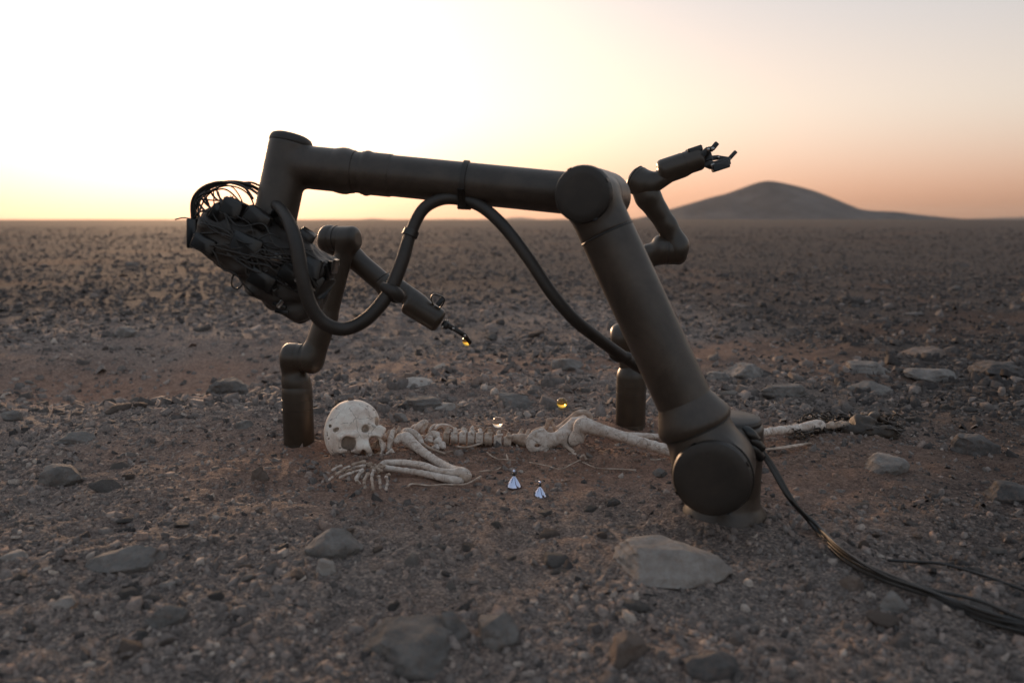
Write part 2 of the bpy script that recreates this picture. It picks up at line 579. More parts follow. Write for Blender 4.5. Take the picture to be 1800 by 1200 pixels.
# ---- stones
def ico(sub):
    t = (1 + 5 ** .5) / 2
    v = [(-1, t, 0), (1, t, 0), (-1, -t, 0), (1, -t, 0), (0, -1, t), (0, 1, t), (0, -1, -t), (0, 1, -t), (t, 0, -1), (t, 0, 1), (-t, 0, -1), (-t, 0, 1)]
    v = [unit(a) for a in v]
    f = [(0, 11, 5), (0, 5, 1), (0, 1, 7), (0, 7, 10), (0, 10, 11), (1, 5, 9), (5, 11, 4), (11, 10, 2), (10, 7, 6), (7, 1, 8), (3, 9, 4), (3, 4, 2), (3, 2, 6), (3, 6, 8), (3, 8, 9), (4, 9, 5), (2, 4, 11), (6, 2, 10), (8, 6, 7), (9, 8, 1)]
    for _ in range(sub):
        mid = {}; nf = []
        def m(a, b):
            k = (min(a, b), max(a, b))
            if k not in mid: mid[k] = len(v); v.append(unit(v[a] + v[b]))
            return mid[k]
        for a, b, c in f:
            ab, bc, ca = m(a, b), m(b, c), m(c, a)
            nf += [(a, ab, ca), (b, bc, ab), (c, ca, bc), (ab, bc, ca)]
        f = nf
    return np.array(v), np.array(f)

ICO = [ico(k) for k in range(5)]

def rock_shape(seed, sub, planes=14, flat=.5, rough=.03, depth=(.5, .88), slab=False):
    r = np.random.default_rng(seed)
    v, f = ICO[sub][0].copy() * 1.0, ICO[sub][1]
    for _ in range(planes):
        n = unit(r.normal(size=3) * (1, 1, .7)); d = r.uniform(*depth)
        s = v @ n; m = s > d
        v[m] -= np.outer(s[m] - d, n)
    if slab:
        v[:, 2] = np.clip(v[:, 2], -.5, .42 + .07 * wob(v, 2.5, seed))
    v = v / np.abs(v).max(0)
    v = v * (1, r.uniform(.6, .95), flat)
    if rough:
        nn = v / ln(v)[:, None]
        v = v + nn * (rough * wob(v, 6, seed) + rough * .5 * wob(v, 15, seed + 5) + (rough * .3 * wob(v, 34, seed + 9) if sub > 2 else 0))[:, None]
    return v, f

def rock_sdf(seed, res=30, planes=11, flat=.5, slab=False, rough=.042, depth=(.52, .92), strata=.016):
    """broken stone: planes meeting in crisp edges, pitted faces, faint layering"""
    r = np.random.default_rng(seed)
    asp = r.uniform(.62, .92)
    sc = np.array([1, asp, flat])
    pl = []
    for i in range(planes):
        n = r.normal(size=3) * (1, 1, .45 if slab else .8); n[2] = abs(n[2]); n = unit(n); pl.append((n, r.uniform(*depth)))
    for sg in (1, -1):
        n = unit([r.normal() * (.09 if slab else .28), r.normal() * (.09 if slab else .28), sg]); pl.append((n, r.uniform(.62, .85)))
    def fn(p):
        q = p / sc
        d = ln(q) - 1.04
        for n, dd in pl: d = smax(d, q @ n - dd, .02)
        t = p[:, 2] / flat * 7 + 1.2 * wob(p, 2.0, seed + 3)
        return (d + rough * wob(q, 4.2, seed) + rough * .55 * wob(q, 11, seed + 1) + rough * .40 * wob(q, 26, seed + 2) + strata * np.sin(t * 2.2)) * flat
    v, f = nets(fn, -sc * 1.05, sc * 1.05, 2.1 / res, 1)
    v = v / np.abs(v[:, 0]).max()
    return v, f

def stone_mat(name, a, b, c, fine=70):
    m, nt, bs = new_mat(name)
    oi = N(nt, 'ShaderNodeObjectInfo')
    tc = N(nt, 'ShaderNodeTexCoord'); ad = N(nt, 'ShaderNodeVectorMath', operation='ADD')
    sc = N(nt, 'ShaderNodeVectorMath', operation='SCALE'); sc.inputs[0].default_value = (37, 91, 53)
    nt.links.new(oi.outputs['Random'], sc.inputs[3]); nt.links.new(tc.outputs['Object'], ad.inputs[0]); nt.links.new(sc.outputs[0], ad.inputs[1])
    t = N(nt, 'ShaderNodeTexNoise'); t.inputs['Scale'].default_value = 16; t.inputs['Detail'].default_value = 9; t.inputs['Roughness'].default_value = .72
    nt.links.new(ad.outputs[0], t.inputs['Vector'])
    c1 = ramp(nt, t.outputs['Fac'], [(.28, a), (.5, b), (.72, c)])
    hv = N(nt, 'ShaderNodeHueSaturation'); mr = N(nt, 'ShaderNodeMapRange'); mr.inputs[3].default_value, mr.inputs[4].default_value = .80, 1.22
    nt.links.new(oi.outputs['Random'], mr.inputs[0]); nt.links.new(mr.outputs[0], hv.inputs['Value']); nt.links.new(c1, hv.inputs['Color'])
    # dust caught in the hollows of the grain
    t2 = N(nt, 'ShaderNodeTexNoise'); t2.inputs['Scale'].default_value = fine; t2.inputs['Detail'].default_value = 8; t2.inputs['Roughness'].default_value = .75
    nt.links.new(ad.outputs[0], t2.inputs['Vector'])
    fm = N(nt, 'ShaderNodeMapRange'); fm.inputs[1].default_value, fm.inputs[2].default_value, fm.inputs[3].default_value, fm.inputs[4].default_value = .48, .70, 0, .5
    nt.links.new(t2.outputs['Fac'], fm.inputs[0])
    nt.links.new(mixc(nt, fm.outputs[0], hv.outputs[0], (.26, .18, .14)), bs.inputs['Base Color'])
    bs.inputs['Roughness'].default_value = .88; bs.inputs['Specular IOR Level'].default_value = .25
    vo_ = N(nt, 'ShaderNodeTexVoronoi'); vo_.inputs['Scale'].default_value = 34     # chipped faces
    nt.links.new(ad.outputs[0], vo_.inputs['Vector'])
    hh_ = N(nt, 'ShaderNodeMath', operation='MULTIPLY_ADD'); hh_.inputs[1].default_value = .9
    nt.links.new(vo_.outputs['Distance'], hh_.inputs[0]); nt.links.new(t2.outputs['Fac'], hh_.inputs[2])
    bump(nt, bs, hh_.outputs[0], 1.0, .013)
    return m
M_GREY = stone_mat('grey_stone', (.10, .092, .087), (.195, .18, .168), (.31, .285, .265))
M_BROWN = stone_mat('brown_stone', (.11, .084, .07), (.195, .152, .128), (.29, .235, .20))
M_PALE = stone_mat('pale_stone', (.25, .22, .20), (.37, .33, .30), (.50, .45, .41))
M_DARK = stone_mat('dark_stone', (.06, .056, .056), (.11, .102, .099), (.17, .158, .15))

PLACED = []          # (x, y, radius) of the stones standing on their own

def put_rock(me_or_vf, px, py, w_px, mat, label, group=None, rot=None, name='rock', sink=.34, tilt=(0, 0), z=None, hscale=1.0, dscale=1.0, cat='rock'):
    """stone whose foot shows at the pixel; w_px = its width in the photograph"""
    g = G(px, py); g[2] = height(g[0], g[1]); g = G(px, py, float(g[2]))
    w = w_px / pxm(g)
    v, f = me_or_vf
    v = v * (w / 2) * np.array([1, dscale, hscale])
    if tilt != (0, 0):
        v = v @ np.array(Matrix.Rotation(tilt[0], 3, 'X') @ Matrix.Rotation(tilt[1], 3, 'Y')).T
    if rot is None: rot = RNG.uniform(0, 6.28)
    h = v[:, 2].max() - v[:, 2].min()
    z0 = float(height(g[0], g[1])) - v[:, 2].min() - sink * h
    o = sharpen(link_mesh(name, v, f, mat), 34)
    o.location = (g[0], g[1] + .3 * w * dscale, z0)
    o.rotation_euler = (0, 0, rot)
    PLACED.append((g[0], g[1] + .3 * w * dscale, w * .45))
    tag(o, label, cat, group)
    return o

big = lambda s, rough=.05, **k: rock_sdf(s, 32, rough=rough, **k)
mid_ = lambda s, **k: rock_sdf(s, 18, **k)
# the stones one can name
put_rock(big(1, planes=10, flat=.40, slab=True, rough=.03), 1185, 1030, 225, M_PALE, 'large flat-topped grey stone slab lying in front of the big robot base', rot=.12, sink=.14, hscale=.74, dscale=.8, tilt=(.03, .02))
put_rock(big(2, planes=9, flat=.55), 580, 975, 112, M_GREY, 'angular grey rock with a pale sunlit edge, in front of the skeleton hand', rot=.5, hscale=1.0)
put_rock(mid_(3, planes=9, flat=.8), 567, 1012, 42, M_PALE, 'small upright pale chip just in front of the angular grey rock', rot=.9)
put_rock(big(4, planes=16, flat=.42), 715, 1178, 200, M_GREY, 'broad rounded grey boulder half sunk beside an upright wedge stone', rot=.1, hscale=.8, sink=.36)
put_rock(mid_(5, planes=7, flat=1.1), 795, 1125, 62, M_GREY, 'upright wedge-shaped grey stone between two rounded boulders', rot=.3)
put_rock(big(6, planes=16, flat=.6), 872, 1130, 96, M_GREY, 'rounded grey boulder next to the upright wedge stone', rot=1.0)
put_rock(mid_(7, planes=8, flat=1.0), 1105, 1168, 92, M_BROWN, 'brown rock with a pale sharp left edge', rot=.7)
put_rock(big(8, planes=13, flat=.5), 1270, 1198, 120, M_DARK, 'dark rounded rock half buried in the gravel', rot=.2)
put_rock(mid_(9, planes=12, flat=.85), 1575, 1075, 55, M_GREY, 'small blue-grey cobble below the black cable bundle', rot=.1)
put_rock(mid_(10, planes=12, flat=.9), 1505, 1040, 52, M_BROWN, 'small tan-sided cobble just below the cable bundle', rot=2.0)
put_rock(big(11, planes=9, flat=.52), 1790, 882, 105, M_DARK, 'dark wedge rock with an undercut edge at the gravel margin', rot=.2)
put_rock(big(12, planes=9, flat=.6), 1728, 800, 84, M_DARK, 'blocky dark grey rock standing among small stones beyond the foot bones', rot=.6)
put_rock(big(13, planes=10, flat=.34, slab=True), 1530, 652, 92, M_GREY, 'flat grey slab with a bright level top', rot=.1, hscale=.75)
put_rock(big(14, planes=11, flat=.36, slab=True), 1660, 672, 112, M_GREY, 'long grey slab lying beside the slab with a bright level top', rot=.05, hscale=.8)
put_rock(big(15, planes=12, flat=.33, slab=True), 1768, 660, 110, M_DARK, 'long low dark slab at the edge of the stone rows', rot=.0, hscale=.8)
put_rock(big(16, planes=12, flat=.35, slab=True), 1385, 697, 92, M_GREY, 'low grey slab behind the shin bone', rot=.1)
put_rock(mid_(17, planes=10, flat=.4), 1540, 692, 78, M_GREY, 'sloping grey stone between two flat grey slabs', rot=.2, hscale=.8)
put_rock(big(18, planes=12, flat=.38), 1320, 665, 82, M_GREY, 'low rough grey stone right of the big upper arm', rot=.2)
put_rock(big(19, planes=12, flat=.38), 1262, 670, 66, M_GREY, 'low grey stone close against the big upper arm', rot=.8)
put_rock(mid_(20, planes=9, flat=.30), 1635, 628, 66, M_BROWN, 'flat brown wedge stone tilted towards the hill', rot=.2, tilt=(0, -.15), hscale=.7)
put_rock(big(21, planes=10, flat=.36, slab=True), 396, 695, 78, M_GREY, 'flat grey slab with squared ends left of the small arm base', rot=.05, sink=.2, hscale=1.25)
put_rock(mid_(22, planes=9, flat=.5), 421, 748, 42, M_GREY, 'angular grey stone below the squared slab', rot=.4)
put_rock(mid_(23, planes=7, flat=.55), 222, 632, 50, M_GREY, 'pointed grey stone lying alone above the sandy hollow', rot=.2)
put_rock(big(24, planes=12, flat=.36), 115, 780, 78, M_GREY, 'low dark-edged grey stone below the sandy hollow', rot=.1)
put_rock(mid_(25, planes=11, flat=.6), 15, 742, 44, M_GREY, 'blunt grey stone on the rim of the sandy hollow', rot=.3)
put_rock(big(26, planes=10, flat=.34, slab=True), 735, 722, 88, M_GREY, 'flat grey slab lying right behind the skull', rot=.08, hscale=1.05)
put_rock(mid_(27, planes=10, flat=.38), 778, 724, 50, M_PALE, 'small pale slab against the flat slab behind the skull', rot=.4)
put_rock(big(28, planes=12, flat=.32, slab=True), 905, 716, 92, M_GREY, 'wide low grey slab behind the spine', rot=.05, hscale=1.0)
put_rock(mid_(29, planes=8, flat=.16), 715, 682, 90, M_PALE, 'thin pale curved slab resting on the gravel', rot=.1, tilt=(0, -.06), hscale=1.2)
put_rock(mid_(30, planes=10, flat=.7), 719, 672, 30, M_BROWN, 'knobbly brown stone behind the thin curved slab', rot=.1)
put_rock(mid_(31, planes=10, flat=.55), 998, 652, 58, M_GREY, 'flat-sided grey stone beyond the amber glass ball', rot=.1)
put_rock(mid_(32, planes=12, flat=.6), 992, 690, 36, M_BROWN, 'small rounded brown stone right behind the amber ball', rot=.8)
put_rock(mid_(33, planes=7, flat=1.2), 455, 855, 34, M_BROWN, 'small upright tooth-shaped brown stone left of the skeleton hand', rot=.4)
put_rock(big(34, planes=14, flat=.4), 205, 1010, 145, M_GREY, 'long low grey stone with rough layered back', rot=.15)
put_rock(big(35, planes=10, flat=.5), 290, 1100, 88, M_GREY, 'slanted grey stone with a bare reddish patch beside it', rot=.4)
put_rock(mid_(36, planes=9, flat=.5), 292, 1034, 32, M_PALE, 'bright tan chip lying on dark gravel', rot=.2)
put_rock(mid_(37, planes=8, flat=.3), 108, 1072, 48, M_PALE, 'tan flat chip tilted on its edge', rot=.5, tilt=(.2, -.3))
put_rock(mid_(38, planes=8, flat=.28), 18, 985, 52, M_PALE, 'pale pinkish bar-shaped stone', rot=.1)
put_rock(mid_(39, planes=12, flat=.5), 90, 850, 90, M_GREY, 'low weathered grey stone heap below the hollow', rot=.1)
put_rock(mid_(40, planes=9, flat=.45), 1562, 828, 78, M_GREY, 'long flat grey stone on bare reddish soil', rot=.25)
put_rock(mid_(41, planes=9, flat=.6), 1162, 838, 28, M_GREY, 'small blue-grey stone against the big shoulder joint', rot=.1)
put_rock(mid_(42, planes=9, flat=.5), 1075, 888, 34, M_DARK, 'small dark stone in front of the chrome cones', rot=.2)
put_rock(mid_(43, planes=11, flat=.6), 700, 740, 30, M_GREY, 'round grey cobble touching the back of the skull', rot=.3)
put_rock(mid_(44, planes=11, flat=.6), 605, 715, 44, M_BROWN, 'brown cobble beyond the skull by the small arm base', rot=.3)
put_rock(mid_(45, planes=9, flat=.22), 1612, 556, 44, M_DARK, 'thin dark slab standing off the far gravel', rot=.1)
put_rock(mid_(46, planes=9, flat=.22), 1300, 540, 42, M_BROWN, 'thin brown slab on the far gravel beyond the big arm', rot=.1)

# ---- the other larger stones: one object each, sharing a few shapes
kinds = []
for s in range(18):
    slab = s % 3 == 0
    v, f = rock_sdf(200 + s, 15, planes=10, flat=[.28, .40, .55][s % 3], slab=slab)
    me = bpy.data.meshes.new('rock'); me.from_pydata(v.tolist(), [], f.tolist()); me.update()
    me.polygons.foreach_set('use_smooth', np.ones(len(me.polygons), dtype=bool)); me.set_sharp_from_angle(angle=math.radians(32))
    kinds.append((me, slab, float(v[:, 2].min()), float(v[:, 2].max() - v[:, 2].min())))
look = [('grey', M_GREY), ('brown', M_BROWN), ('pale tan', M_PALE), ('dark', M_DARK)]
for me, *_ in kinds: me.materials.append(None)
ZONE = lambda y: 'in the near gravel before the bones' if y < 2.0 else ('on the ground around the skeleton' if y < 3.4 else 'on the open gravel beyond the small arms')
n_want, tries = 254, 0
cand = []
while len(cand) < 900:
    y = math.exp(RNG.uniform(math.log(1.15), math.log(13)))
    x = RNG.uniform(-.68, .68) * (y + .3)
    cand.append((x, y))
count = 0
for x, y in cand:
    if count >= n_want: break
    rad = min(.0105 * (1 + RNG.pareto(2.4)) * y ** .55, .030 * y ** .5)
    sm = float(soil_mask(np.array(x), np.array(y)))
    if sm > .45 and RNG.random() < .88: continue
    if -.75 < x < 1.25 and 2.02 < y < 2.75: continue
    if math.hypot(x - bx0, y - by0) < .17: continue
    if any(math.hypot(x - a, y - b) < c + rad * .8 for a, b, c in PLACED): continue
    ki = int(RNG.integers(len(kinds))); me, slab, lo, hh = kinds[ki]
    nm = RNG.choice(['grey', 'brown', 'pale tan', 'dark'], p=[.56, .28, .10, .06] if x < .6 + .1 * y else [.40, .12, .03, .45])  # more dark stones on the right, to go with the painted falloff
    o = bpy.data.objects.new('rock', me); COL.objects.link(o)
    o.material_slots[0].link = 'OBJECT'; o.material_slots[0].material = dict(look)[nm]
    o.scale = (rad * RNG.uniform(.9, 1.3), rad, rad * RNG.uniform(.65, 1.0))
    o.rotation_euler = (RNG.normal() * .2, RNG.normal() * .2, RNG.uniform(0, 6.28))
    o.location = (x, y, float(height(x, y)) - lo * rad - .36 * hh * rad)
    zn = ZONE(y); sl = 'flat' if slab else 'angular'
    tag(o, f'small {sl} {nm} stone lying {zn}', 'rock', f'{sl} {nm} stones {zn}')
    PLACED.append((x, y, rad)); count += 1

# ---- gravel: far too many to count
def pebble(seed):
    """angular chip: a broken polygon with a tilted flat top"""
    r = np.random.default_rng(seed)
    n = int(r.integers(4, 7))
    a = np.sort(np.linspace(0, 2 * np.pi, n, endpoint=False) + r.uniform(-.42, .42, n))
    w = r.uniform(.42, .85)
    rad = r.uniform(.7, 1.15, n)
    lo = np.stack([np.cos(a) * rad, np.sin(a) * rad * w, np.full(n, -.3)], 1)
    k = r.uniform(.6, .95)
    sx, sy = r.normal(0, .16), r.normal(0, .16)
    hx, hy = np.cos(a) * rad * k * r.uniform(.85, 1.08, n) + r.uniform(-.1, .1), np.sin(a) * rad * w * k * r.uniform(.85, 1.08, n)
    hi = np.stack([hx, hy, r.uniform(.14, .50) + hx * sx + hy * sy], 1)
    f = []
    for i in range(n):
        j = (i + 1) % n
        f += [(i, j, n + j), (i, n + j, n + i)]
    f += [(n, n + i, n + i + 1) for i in range(1, n - 1)]
    return np.vstack([lo, hi]), np.array(f)
PEB = [pebble(s) for s in range(24)]
PEB2 = [pebble(300 + s_) for s_ in range(40)]

def scatter(bands, protos, seed):
    r = np.random.default_rng(seed)
    Vs, Fs, Cs, off = [], [], [], 0
    for y0, y1, n, s0, s1, soilk in bands:
        y = np.exp(r.uniform(np.log(y0), np.log(y1), int(n * 1.7))) if y1 / y0 > 2.2 else r.uniform(y0, y1, int(n * 1.7))
        hw = .68 * y + .45
        x = r.uniform(-1, 1, len(y)) * hw
        out = r.random(len(y)) < .17            # thinning out to the sides
        x = np.where(out, np.sign(x) * hw * (1 + 1.3 * r.random(len(y)) ** 1.8), x)
        keep = r.random(len(y)) > soil_mask(x, y) * soilk
        cl = fbm(x * 1.9, y * 1.9, 3, 77)
        keep &= r.random(len(y)) < sstep(.25, .6, cl) * .85 + .3
        keep &= np.hypot(x - bx0, y - by0) > .095
        x, y = x[keep][:n], y[keep][:n]
        s = s0 * (1 - r.random(len(x)) * (1 - (s0 / s1) ** 1.7)) ** (-1 / 1.7)
        pi = r.integers(len(protos), size=len(x))
        z = height(x, y)
        col = np.clip(r.normal(.44, .18, len(x)) - .36 * falloff_mask(x, y), .03, .86)  # gravel tone lowered by the same painted light falloff
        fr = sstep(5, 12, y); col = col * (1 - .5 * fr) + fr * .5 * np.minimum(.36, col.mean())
        for k, (v, f) in enumerate(protos):
            m = pi == k
            if not m.any(): continue
            c = m.sum()
            a = r.uniform(0, 6.28, c); tx = r.normal(0, .38, c); ty = r.normal(0, .38, c)
            ca, sa = np.cos(a), np.sin(a)
            vv = np.repeat(v[None], c, 0) * s[m][:, None, None]
            vz = vv[..., 2] + vv[..., 0] * tx[:, None] + vv[..., 1] * ty[:, None]
            X = vv[..., 0] * ca[:, None] - vv[..., 1] * sa[:, None] + x[m][:, None]
            Y = vv[..., 0] * sa[:, None] + vv[..., 1] * ca[:, None] + y[m][:, None]
            Vs.append(np.stack([X, Y, vz + z[m][:, None]], -1).reshape(-1, 3))
            Fs.append((f[None] + (np.arange(c) * len(v))[:, None, None] + off).reshape(-1, 3))
            Cs.append(np.repeat(col[m], len(v))); off += c * len(v)
    return np.vstack(Vs), np.vstack(Fs), np.concatenate(Cs)

gv, nt, bs = new_mat('gravel_stone')
at = N(nt, 'ShaderNodeAttribute', attribute_name='tone')
c1 = ramp(nt, at.outputs['Fac'], [(.05, (.05, .045, .044)), (.3, (.135, .118, .110)), (.5, (.235, .202, .185)), (.62, (.25, .186, .156)), (.78, (.36, .31, .275)), (.97, (.50, .42, .35))])
c2 = ramp(nt, noise(nt, 120, 6, .7), [(.3, (.62, .60, .60)), (.7, (1.3, 1.25, 1.2))])
nt.links.new(mixc(nt, 1.0, c1, c2, 'MULTIPLY'), bs.inputs['Base Color'])
bs.inputs['Roughness'].default_value = .88; bs.inputs['Specular IOR Level'].default_value = .25
bump(nt, bs, noise(nt, 260, 5, .75), .6, .003)
for seed, protos, bands in (
    (31, PEB, [(.95, 2.0, 17000, .0031, .016, .75), (2.0, 3.4, 18000, .0039, .016, .80), (3.4, 6.5, 15000, .0070, .026, .8), (6.5, 14, 12000, .013, .040, .7), (14, 32, 7500, .028, .06, .6), (28, 75, 5000, .05, .09, .6)]),
    (32, PEB2, [(.95, 2.2, 3400, .008, .022, .8), (2.2, 3.0, 2200, .009, .028, .9), (2.75, 4.8, 6500, .012, .050, .8), (4.8, 12, 4500, .020, .055, .8)])):
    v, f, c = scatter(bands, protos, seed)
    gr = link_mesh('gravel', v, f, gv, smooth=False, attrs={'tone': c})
    tag(gr, 'loose grey and brown gravel covering the desert floor' if seed == 31 else 'coarser pebbles strewn through the desert gravel', 'gravel', kind='stuff')
# ------------------------------------------------------------------ robot materials
def dusty(name, col, rough, dust=.35, bumps=None):
    """painted or rubber surface with a film of desert dust"""
    m, nt, bs = new_mat(name)
    c1 = ramp(nt, noise(nt, 14, 6, .65), [(.35, tuple(c * .8 for c in col)), (.65, tuple(c * 1.2 for c in col))])
    f = N(nt, 'ShaderNodeMapRange'); f.inputs[1].default_value = .45; f.inputs[2].default_value = .8
    f.inputs[3].default_value = 0; f.inputs[4].default_value = dust
    nt.links.new(noise(nt, 6.5, 9, .72, dist=.4), f.inputs[0])
    nt.links.new(mixc(nt, f.outputs[0], c1, (.20, .145, .11)), bs.inputs['Base Color'])
    r = N(nt, 'ShaderNodeMapRange'); r.inputs[3].default_value = rough - .08; r.inputs[4].default_value = rough + .14
    nt.links.new(noise(nt, 30, 6, .7), r.inputs[0]); nt.links.new(r.outputs[0], bs.inputs['Roughness'])
    if bumps: bump(nt, bs, noise(nt, bumps[0], 3), bumps[1], bumps[2])
    return m
M_ARM = dusty('dark_grey_paint', (.030, .021, .0145), .38, .26, (900, .12, .0006))
M_CAP = dusty('dark_cap_plastic', (.014, .0105, .0080), .50, .14)
M_SMALL = dusty('graphite_shell', (.034, .0245, .0165), .36, .12, (1100, .08, .0005))
M_RUB = dusty('black_rubber', (.016, .0115, .0085), .52, .12, (400, .15, .001))
M_CABLE = dusty('cable_sheath', (.012, .0105, .0095), .42, .16)
M_BLK = dusty('black_plastic', (.010, .0085, .0075), .34, .10)
M_STEEL = m_noise('brushed_steel', [(.3, (.30, .29, .28)), (.7, (.45, .43, .41))], 60, .3, metal=1)

def dark_glass():
    m, nt, bs = new_mat('lens_glass')
    bs.inputs['Base Color'].default_value = (.01, .01, .012, 1); bs.inputs['Roughness'].default_value = .06
    bs.inputs['Coat Weight'].default_value = .6
    return m
M_LENS = dark_glass()

# ------------------------------------------------------------------ the big arm
BASE = G(1273, 905)
BASE[2] = height(BASE[0], BASE[1])
bx, by = BASE[0], BASE[1]
AX = unit([-.33, -.944, 0])             # joint axis, towards the viewer
UP = np.array([0, 0, 1.0])
robot = thing('robot_arm', 'large dark grey jointed robot arm arching over the skeleton with a wired tool head', 'robot arm', BASE)

S2 = P(1250, 843, by + AX[1] * .232) - AX * .087             # the arm's axis at the shoulder
S = S2 - AX * .145                                          # on the base's own axis
b0 = BASE - UP * .03
o = link_mesh('base', *lathe(b0, UP, [(0, .099), (.028, .0985), (.040, .096), (.058, .084), (.066, .0805), (.10, .079)], 56), M_ARM, robot); sharpen(o, 50)
f = lambda p: smin(s_cyl(p, BASE + UP * .055, BASE + UP * .225, .080, .012),
                   s_cyl(p, S - AX * .03, S + AX * .085, .073, .012), .035)
link_mesh('shoulder_housing', *nets(f, BASE + [-.13, -.13, .05], BASE + [.13, .13, .24], .0045), M_ARM, robot)
o = link_mesh('shoulder_cap', *lathe(BASE + UP * .2255, UP, [(0, .074), (.006, .075), (.012, .072), (.015, .066), (.016, .0)][:-1], 48), M_CAP, robot); sharpen(o, 35)

E = P(1036, 343, S2[1] + .085)                              # elbow on the arm's axis
d_up = unit(E - S2)
f = lambda p: smin(s_cyl(p, S2 - AX * .066, S2 + AX * .066, .083, .010),
                   s_cyl(p, S2, S2 + d_up * .128, .074, .012), .03)
link_mesh('lower_arm_housing', *nets(f, S2 - .13, S2 + .16, .0045), M_ARM, robot)
o = link_mesh('joint_cap', *lathe(S2 + AX * .064, AX, [(0, .079), (.004, .0815), (.012, .0815), (.019, .078), (.0225, .070), (.0235, .055)], 56), M_CAP, robot); sharpen(o, 35)
o = link_mesh('joint_ring', *lathe(S2 + AX * .055, AX, [(0, .0835), (.0015, .0848), (.006, .0848), (.0075, .0835)], 56), M_BLK, robot); sharpen(o)
# collar where the tube leaves the housing, then the tube
L = np.linalg.norm(E - S2)
o = link_mesh('arm_collar', *lathe(S2 + d_up * .096, d_up, [(0, .070), (.001, .0785), (.008, .0815), (.018, .0815), (.034, .074), (.052, .0660), (.062, .0612), (.066, .0600)], 56), M_ARM, robot); sharpen(o, 45)
o = link_mesh('collar_seam', *lathe(S2 + d_up * .092, d_up, [(0, .074), (.001, .0765), (.004, .0765), (.005, .074)], 56), M_BLK, robot)
tb = [(0, .0600), (.02, .0602), (L - .30, .0596), (L - .247, .0593)]
o = link_mesh('upper_arm', *lathe(S2 + d_up * .155, d_up, tb, 56), M_ARM, robot); sharpen(o)
o = link_mesh('arm_seam', *lathe(E - d_up * .094, d_up, [(0, .0585), (.0008, .0606), (.0035, .0606), (.0045, .0585)], 56), M_BLK, robot)
E2 = E - AX * .125                                          # forearm side of the elbow
f = lambda p: smin(s_cyl(p, E - AX * .060, E + AX * .050, .0600, .008),
                   s_cyl(p, E - d_up * .092, E, .0590, .004), .018)
link_mesh('elbow_housing', *nets(f, E - .13, E + .1, .004), M_ARM, robot)
o = link_mesh('joint_cap', *lathe(E + AX * .048, AX, [(0, .0580), (.003, .0605), (.010, .0605), (.015, .058), (.018, .052), (.0188, .04)], 56), M_CAP, robot); sharpen(o, 35)
o = link_mesh('joint_ring', *lathe(E + AX * .0415, AX, [(0, .0600), (.0012, .0612), (.005, .0612), (.006, .0600)], 56), M_BLK, robot)

for c_, rad_ in ((S2 + AX * .0755, .0805), (E + AX * .0575, .0592)):
    ux, uy, _ = frame(AX)
    for k in range(4):
        a_ = .5 + k * math.pi / 2
        link_mesh('notch', *obox(c_ + (ux * math.cos(a_) + uy * math.sin(a_)) * rad_, [AX, ux * math.cos(a_) + uy * math.sin(a_), -ux * math.sin(a_) + uy * math.cos(a_)], (.006, .0016, .005), .3), M_BLK, robot)
W = P(506, 291, E2[1] + .07)                                # wrist
FD = unit(W - E2)
f = lambda p: smin(s_cyl(p, E2 - AX * .045, E2 + AX * .066, .0585, .010),
                   s_cyl(p, E2, E2 + FD * .092, .0500, .006), .022)
link_mesh('forearm_housing', *nets(f, E2 - .12, E2 + .12, .004), M_ARM, robot)
o = link_mesh('joint_cap', *lathe(E2 - AX * .044, -AX, [(0, .0560), (.008, .0565), (.014, .053), (.016, .045)], 48), M_CAP, robot); sharpen(o, 35)
FL = np.linalg.norm(W - E2)
def along(px):
    """distance along the forearm for a photo column"""
    best = min(np.linspace(0, FL, 400), key=lambda t: abs(900 + F * (E2 + FD * t)[0] / ((E2 + FD * t)[1] * CP + (CAM_H - (E2 + FD * t)[2]) * SP) - px))
    return best
a0, a1, a2, a3 = along(965), along(688), along(652), along(600)
o = link_mesh('forearm', *lathe(E2 + FD * .085, FD, [(0, .0478), (.01, .0483), (FL - .06, .0478)], 56), M_ARM, robot); sharpen(o)
o = link_mesh('forearm_sleeve', *lathe(E2 + FD * a1, FD, [(-.002, .0475), (0, .0497), (.005, .0500), (a2 - a1 - .004, .0500), (a2 - a1, .0508), (a2 - a1 + .006, .0528), (a2 - a1 + .012, .0528), (a2 - a1 + .016, .0508), (a2 - a1 + .021, .0500)], 56), M_ARM, robot); sharpen(o, 45)
o = link_mesh('forearm_collar', *lathe(E2 + FD * (a3 - .020), FD, [(-.012, .050), (-.004, .0512), (.006, .0540), (.016, .0545), (.026, .0530), (.036, .0510)], 56), M_ARM, robot); sharpen(o, 60)
WD = unit(P(483, 385, W[1] - .03) - P(514, 238, W[1] + .0))  # down the wrist
WT = P(513, 243, W[1])
f = lambda p: smin(s_cyl(p, WT + WD * .012, WT + WD * .20, .0500, .006),
                   s_cyl(p, W - FD * (FL - a3 - .006) * 1.0, W, .0505, .006), .012)
link_mesh('wrist_housing', *nets(f, np.minimum(WT, WT + WD * .2) - [.1, .12, .02], np.maximum(WT, WT + WD * .2) + [.16, .12, .04], .004), M_ARM, robot)
o = link_mesh('wrist_cap', *lathe(WT + WD * .012, -WD, [(-.002, .0505), (.002, .0508), (.008, .0495), (.014, .046), (.018, .038), (.0195, .026)], 48), M_CAP, robot); sharpen(o, 45)

